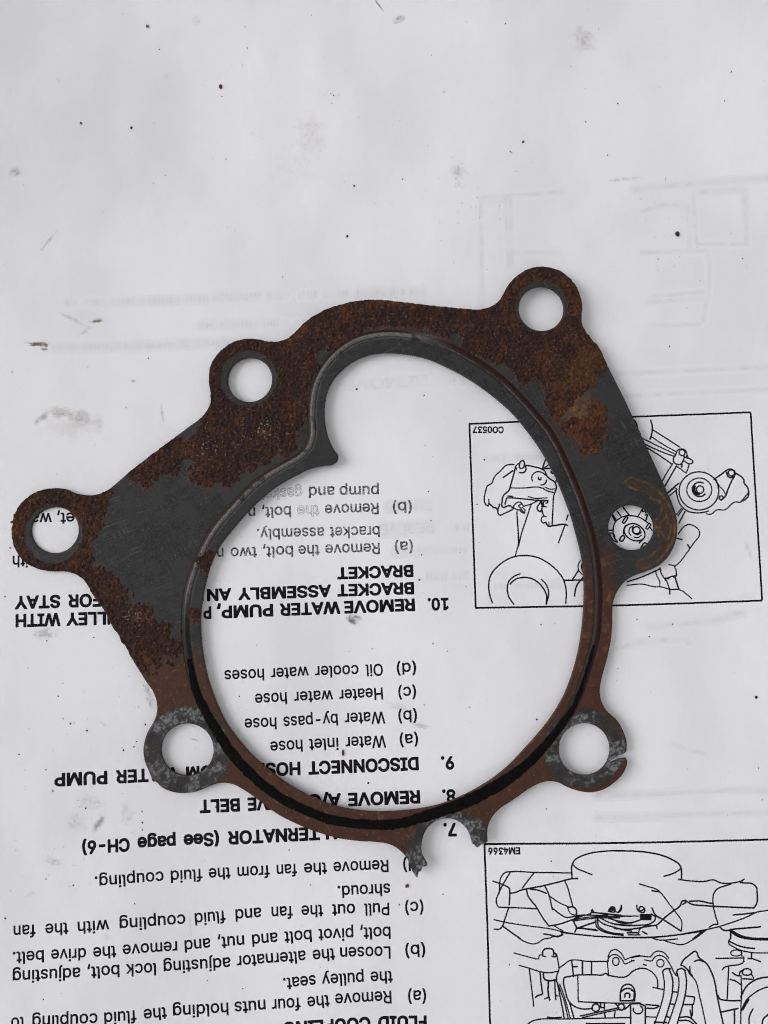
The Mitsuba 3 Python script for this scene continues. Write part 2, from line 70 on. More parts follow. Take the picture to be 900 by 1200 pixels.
DRAWING_1 = [[(29.01,10.57),(27.49,10.52),(25.96,9.14),(24.42,7.48),(24.11,6.47),(23.01,5.78),(22.62,4.56),(22.4,2.14),(22.72,1.51),(23.18,1.31),(23.36,1.89),(23.31,2.78)],[(23.31,1.89),(23.99,1.38),(24.23,0.95),(24.87,1.0),(25.32,0.29)],[(26.58,7.69),(28.7,9.19)],[(29.34,10.16),(29.78,10.67),(30.29,10.93)],[(30.29,10.93),(30.55,11.31),(30.93,11.57),(31.31,11.31),(31.35,10.67),(31.17,10.03),(30.78,9.7),(30.27,9.7),(30.15,10.16),(30.29,10.93)],[(31.35,10.54),(31.67,9.91),(31.54,9.14),(31.03,8.76),(30.27,8.83)],[(29.64,9.4),(29.34,10.16)],[(29.34,10.03),(28.99,8.63),(28.41,6.59),(28.1,5.57),(28.07,5.32),(27.3,4.3),(26.79,3.92),(26.13,1.25),(26.64,0.95),(27.91,1.51),(28.78,0.75)],[(31.55,10.47),(33.33,10.11),(35.35,9.52),(35.98,9.01),(36.1,8.38),(36.85,7.48),(37.98,6.72),(38.35,5.96),(38.34,5.06)],[(33.11,6.9),(32.92,7.87),(33.44,8.63),(34.33,9.01),(35.34,8.76),(35.97,8.25)],[(36.21,7.1),(36.02,6.46),(35.43,6.03),(35.0,6.03)],[(34.44,7.74),(34.36,7.36),(34.68,7.05),(35.02,7.23),(35.02,7.66)],[(28.07,5.37),(30.73,5.32),(35.42,5.24),(36.18,4.76),(37.69,4.35)],[(35.93,5.5),(36.69,5.12),(38.34,5.14)],[(38.34,5.06),(37.86,3.92),(37.67,2.52),(37.5,-0.02),(37.33,-3.05)],[(26.9,1.63),(27.29,3.16),(28.94,3.08),(32.22,2.78),(34.25,2.57),(36.53,2.52)],[(27.55,3.54),(28.64,3.44)],[(32.18,3.41),(33.24,3.08),(36.28,3.13)],[(25.76,1.76),(25.32,0.37),(25.36,-0.39),(25.73,-0.82),(26.88,-0.27),(28.53,0.49)],[(28.79,1.25),(29.17,1.76),(29.94,2.22),(30.44,2.14),(30.69,1.76),(30.94,1.38)],[(28.79,1.25),(28.91,0.75),(29.41,0.62),(29.79,0.37),(30.17,0.49)],[(29.93,1.38),(30.43,0.75),(30.8,0.24),(31.18,-0.27),(31.43,0.11),(31.19,0.62),(30.68,1.0)],[(30.17,0.49),(30.67,-0.14),(31.18,-0.27)],[(29.93,1.25),(30.19,1.63),(30.69,1.76)],[(30.94,1.25),(32.59,1.71),(34.12,2.47)],[(29.53,-0.01),(29.68,-2.55),(29.88,-7.35)],[(32.72,1.63),(31.54,-1.79),(30.36,-5.33),(29.83,-7.6)],[(34.75,2.52),(34.62,1.76),(34.23,1.38),(34.05,0.75),(34.22,0.24),(34.85,0.04),(34.98,0.49)],[(35.01,2.52),(35.12,1.25),(35.22,-0.14),(35.47,-0.78)],[(35.24,1.25),(36.13,1.13)],[(35.77,2.52),(35.38,2.01),(35.45,1.51)],[(36.4,2.52),(36.47,2.01),(36.01,1.96)],[(36.02,-1.03),(35.47,-0.9),(35.01,-1.28),(34.94,-2.17),(35.45,-2.5),(35.95,-2.29)],[(35.95,-2.29),(36.2,-2.93),(36.57,-3.31),(37.33,-3.1),(38.22,-3.0),(40.24,-2.8),(40.74,-3.05)],[(36.59,-2.29),(36.65,-3.05)],[(40.19,-2.93),(39.45,-4.82),(38.67,-6.89)],[(36.28,12.08),(35.75,10.93),(35.35,9.65)],[(35.35,9.52),(36.38,10.29),(37.02,10.67)],[(35.61,9.65),(37.13,9.78)],[(37.25,9.14),(37.37,8.63),(37.83,8.63)],[(38.37,7.1),(38.23,6.34)],[(40.91,-0.65),(40.51,-1.79)],[(29.9,-6.84),(29.11,-9.68)],[(23.92,-20.09),(23.3,-18.14),(23.13,-16.27),(23.6,-14.01),(25.12,-12.13),(27.03,-10.69),(29.11,-9.86),(31.19,-9.68),(33.83,-10.05),(36.08,-11.18),(38.32,-13.07),(39.73,-15.14),(40.22,-17.39),(40.1,-20.2)],[(28.62,-20.39),(27.51,-18.7),(27.23,-17.02),(27.54,-15.51),(28.69,-14.31),(30.09,-13.71)],[(27.92,-15.96),(28.87,-15.02),(30.76,-14.5),(32.64,-14.76),(34.14,-15.7),(35.25,-17.01),(35.91,-18.52),(35.77,-20.39)],[(34.83,-14.95),(35.83,-16.08),(36.37,-17.77),(36.16,-19.27),(35.77,-20.39)],[(39.8,-15.14),(43.95,-15.06)],[(41.69,-14.95),(43.05,-12.88)],[(43.96,-14.57),(42.81,-15.89),(42.22,-17.39),(42.09,-18.59)],[(43.46,-10.81),(42.95,-11.75),(43.05,-12.88),(43.79,-13.82)],[(44.02,-11.0),(43.7,-12.13),(43.98,-13.26)],[(56.12,20.61),(56.63,19.83),(56.78,18.77),(57.28,17.71),(57.45,17.36)],[(59.81,20.62),(60.12,19.13),(59.91,17.36),(59.53,16.3)],[(60.11,18.49),(63.23,16.48),(66.17,14.54)],[(59.89,16.83),(62.84,14.89),(65.26,13.55)],[(57.61,16.65),(60.73,15.06),(65.07,12.95)],[(57.93,15.41),(61.4,13.76),(64.88,12.43)],[(58.61,14.53),(61.38,12.77),(64.14,10.84)],[(67.36,13.31),(67.34,13.15),(67.28,13.0),(67.2,12.87),(67.08,12.76),(66.95,12.67),(66.8,12.62),(66.64,12.6),(66.49,12.62),(66.34,12.67),(66.21,12.76),(66.1,12.87),(66.02,13.0),(65.97,13.15),(65.96,13.31),(65.98,13.46),(66.04,13.61),(66.12,13.75),(66.24,13.86),(66.37,13.94),(66.52,14.0),(66.68,14.01),(66.83,14.0),(66.98,13.94),(67.11,13.86),(67.22,13.75),(67.3,13.62),(67.35,13.47),(67.36,13.31)],[(65.24,12.78),(65.62,13.77),(66.51,14.19),(67.38,13.91),(67.77,12.96),(67.62,12.43)],[(65.24,12.78),(64.7,12.07),(64.68,11.19),(65.36,10.67),(66.42,10.67),(66.89,11.55),(67.16,12.43)],[(67.26,12.25),(68.72,11.73),(69.14,11.37),(68.88,10.85),(68.35,10.74),(67.03,11.44)],[(67.77,12.78),(68.03,12.08)],[(66.59,10.67),(66.5,9.96)],[(68.17,10.67),(67.78,9.44),(67.42,8.73)],[(65.52,10.14),(67.42,8.73)],[(64.49,10.84),(63.22,8.91),(62.01,6.8)],[(65.35,10.31),(64.07,8.2),(62.61,5.75)],[(74.64,4.7),(74.5,3.75),(74.15,2.85),(73.6,2.04),(72.88,1.36),(72.02,0.86),(71.08,0.54),(70.09,0.43),(69.11,0.54),(68.18,0.86),(67.35,1.36),(66.67,2.04),(66.16,2.85),(65.86,3.75),(65.77,4.7),(65.91,5.65),(66.26,6.55),(66.81,7.37),(67.53,8.04),(68.39,8.56),(69.34,8.87),(70.33,8.98),(71.32,8.87),(72.25,8.56),(73.07,8.05),(73.76,7.37),(74.26,6.56),(74.56,5.65),(74.64,4.7)],[(73.08,4.95),(72.99,4.36),(72.77,3.81),(72.42,3.31),(71.97,2.89),(71.43,2.58),(70.83,2.39),(70.21,2.32),(69.59,2.39),(69.01,2.58),(68.49,2.89),(68.05,3.31),(67.74,3.81),(67.54,4.36),(67.49,4.94),(67.57,5.53),(67.8,6.09),(68.14,6.58),(68.6,7.0),(69.14,7.31),(69.73,7.51),(70.36,7.58),(70.98,7.51),(71.57,7.32),(72.09,7.0),(72.52,6.59),(72.84,6.09),(73.03,5.53),(73.08,4.95)],[(71.56,4.02),(71.37,3.83),(71.16,3.68),(70.92,3.56),(70.67,3.48),(70.41,3.44),(70.15,3.45),(69.9,3.49),(69.66,3.58),(69.43,3.71),(69.23,3.87),(69.06,4.06),(68.92,4.28),(68.83,4.52),(68.77,4.77),(68.75,5.03),(68.77,5.29),(68.84,5.54),(68.95,5.79),(69.09,6.01),(69.27,6.2),(69.47,6.37),(69.7,6.5),(69.95,6.6),(70.2,6.65),(70.46,6.66),(70.72,6.63),(70.97,6.56),(71.2,6.45)],[(71.3,4.98),(71.27,4.79),(71.21,4.62),(71.1,4.46),(70.96,4.32),(70.8,4.22),(70.62,4.16),(70.44,4.14),(70.25,4.16),(70.08,4.22),(69.92,4.32),(69.79,4.46),(69.69,4.62),(69.64,4.79),(69.62,4.98),(69.65,5.17),(69.72,5.35),(69.82,5.5),(69.96,5.64),(70.12,5.74),(70.3,5.8),(70.48,5.82),(70.67,5.8),(70.85,5.74),(71.0,5.64),(71.13,5.51),(71.23,5.35),(71.28,5.17),(71.3,4.98)],[(69.26,5.75),(69.06,4.87),(69.56,4.0),(70.25,3.82)],[(69.4,5.75),(69.23,4.88),(69.7,4.14),(70.26,4.0)],[(63.28,4.35),(65.78,6.45)],[(63.54,3.54),(65.32,5.05)],[(73.68,7.33),(75.28,8.39),(76.71,9.44),(77.42,9.62),(78.28,9.27),(78.44,8.74),(77.69,7.16),(76.56,4.7),(76.18,3.65),(75.1,2.6)],[(78.27,8.74),(78.24,8.58),(78.19,8.43),(78.1,8.3),(77.98,8.19),(77.85,8.1),(77.7,8.05),(77.54,8.04),(77.39,8.05),(77.24,8.1),(77.11,8.19),(77.01,8.3),(76.93,8.43),(76.88,8.58),(76.87,8.74),(76.89,8.89),(76.95,9.04),(77.03,9.18),(77.15,9.29),(77.28,9.37),(77.43,9.42),(77.59,9.44),(77.74,9.42),(77.89,9.37),(78.02,9.29),(78.13,9.18),(78.21,9.04),(78.25,8.89),(78.27,8.74)],[(76.52,8.91),(76.67,8.04),(77.35,7.58),(78.06,7.93)],[(74.03,7.33),(74.85,5.75),(75.53,5.05),(76.19,3.83)],[(74.78,3.48),(75.31,3.65),(75.65,3.3),(75.1,2.6),(74.69,2.78),(74.78,3.48)],[(78.44,8.74),(80.31,7.16),(80.38,6.28),(80.96,5.75),(81.27,4.7),(81.24,3.65),(79.98,2.43)],[(65.12,5.22),(65.1,4.35)],[(81.26,4.32),(79.27,2.04),(78.41,2.29),(77.17,1.59),(76.45,0.82),(75.56,0.4),(74.17,0.54),(72.57,-0.57),(71.7,-0.4)],[(65.12,5.19),(65.29,3.62),(65.51,2.74),(66.17,1.34),(67.71,0.12),(69.79,-0.23),(72.24,0.19)],[(63.1,4.14),(64.88,5.54)],[(65.08,-0.58),(66.16,0.82)],[(65.42,-0.85),(66.5,0.65)],[(65.55,-2.49),(67.01,0.12)],[(65.32,-4.93),(66.75,-3.19),(67.63,-2.77),(69.02,-3.19),(70.03,-4.23),(70.08,-5.1),(68.93,-6.66),(67.13,-9.09),(65.34,-11.34),(64.45,-12.03)],[(65.05,-5.87),(66.16,-6.14)],[(67.35,-7.25),(67.85,-8.05)],[(63.07,-11.69),(64.11,-11.86),(64.61,-12.72),(64.75,-14.11),(64.05,-14.45)],[(61.14,-12.38),(61.29,-13.42),(62.3,-15.14)],[(62.3,-14.8),(63.7,-14.28),(64.75,-14.11)],[(62.31,-14.62),(63.0,-14.8)],[(62.47,-15.14),(63.12,-17.04)],[(64.39,-14.45),(65.2,-17.14)],[(53.78,-15.48),(56.93,-14.45),(60.08,-13.07),(61.14,-12.55)],[(60.08,-13.07),(60.41,-14.28),(60.91,-15.14),(60.98,-16.52)],[(53.77,-16.24),(57.24,-16.0),(59.49,-16.52),(61.74,-16.69),(63.12,-17.14),(65.37,-17.21),(66.91,-18.24),(68.0,-19.21)],[(63.12,-17.21),(63.17,-18.17)],[(51.79,-6.67),(51.13,-5.83),(50.86,-4.82),(50.92,-3.47),(51.46,-2.12),(52.49,-1.36),(53.85,-0.86),(55.03,-0.85),(56.55,-1.11),(57.89,-1.87),(58.88,-2.63)],[(51.53,-6.67),(50.95,-6.34),(50.37,-5.66),(50.14,-4.82)],[(51.06,-4.99),(51.38,-6.17),(51.79,-6.67)],[(53.21,1.0),(53.87,0.07),(54.53,-0.69)],[(51.84,0.16),(52.66,-0.94)],[(50.72,-0.77),(51.37,-2.12)],[(50.89,-0.69),(51.63,-1.87)],[(49.98,-4.06),(50.91,-4.11)],[(50.14,-4.65),(50.73,-4.74)],[(57.43,0.58),(56.38,-1.11)],[(57.43,0.5),(57.59,-0.09),(57.94,0.42),(58.26,-0.26)],[(58.08,-0.68),(58.59,-0.6),(58.23,-1.78)],[(53.76,-1.02),(54.26,-1.28),(53.39,-2.63),(52.89,-2.29),(53.76,-1.02)],[(58.89,-2.46),(59.3,-2.79),(58.6,-3.89),(58.1,-3.64),(58.89,-2.46)],[(53.17,-5.16),(53.5,-5.66),(52.8,-6.67),(52.22,-6.25),(52.74,-5.41),(53.17,-5.16)],[(58.28,-7.01),(57.69,-6.84),(56.99,-7.85)],[(53.76,-5.33),(53.27,-4.31),(53.72,-3.13),(54.83,-2.63),(56.01,-2.71),(57.17,-3.47),(57.91,-4.65),(57.8,-5.66),(56.94,-6.33),(55.76,-6.42),(54.59,-6.0),(53.76,-5.33)],[(53.17,-4.82),(53.19,-3.98),(53.63,-3.05)],[(54.77,-5.24),(54.36,-4.48),(54.64,-3.47),(55.49,-3.05)],[(56.91,-4.06),(56.88,-4.24),(56.82,-4.41),(56.71,-4.56),(56.58,-4.69),(56.41,-4.79),(56.23,-4.85),(56.04,-4.87),(55.86,-4.85),(55.68,-4.79),(55.52,-4.69),(55.39,-4.57),(55.29,-4.41),(55.23,-4.24),(55.22,-4.06),(55.24,-3.88),(55.31,-3.71),(55.41,-3.56),(55.55,-3.43),(55.71,-3.33),(55.89,-3.27),(56.08,-3.25),(56.27,-3.27),(56.44,-3.33),(56.6,-3.43),(56.73,-3.56),(56.83,-3.71),(56.89,-3.88),(56.91,-4.06)],[(55.31,-3.47),(55.13,-4.15),(55.62,-4.9),(56.46,-4.99),(57.07,-4.48)],[(55.44,-5.58),(56.28,-5.75),(57.14,-5.16)],[(56.59,-6.92),(57.45,-6.17)],[(59.04,-3.3),(59.52,-4.14)]]
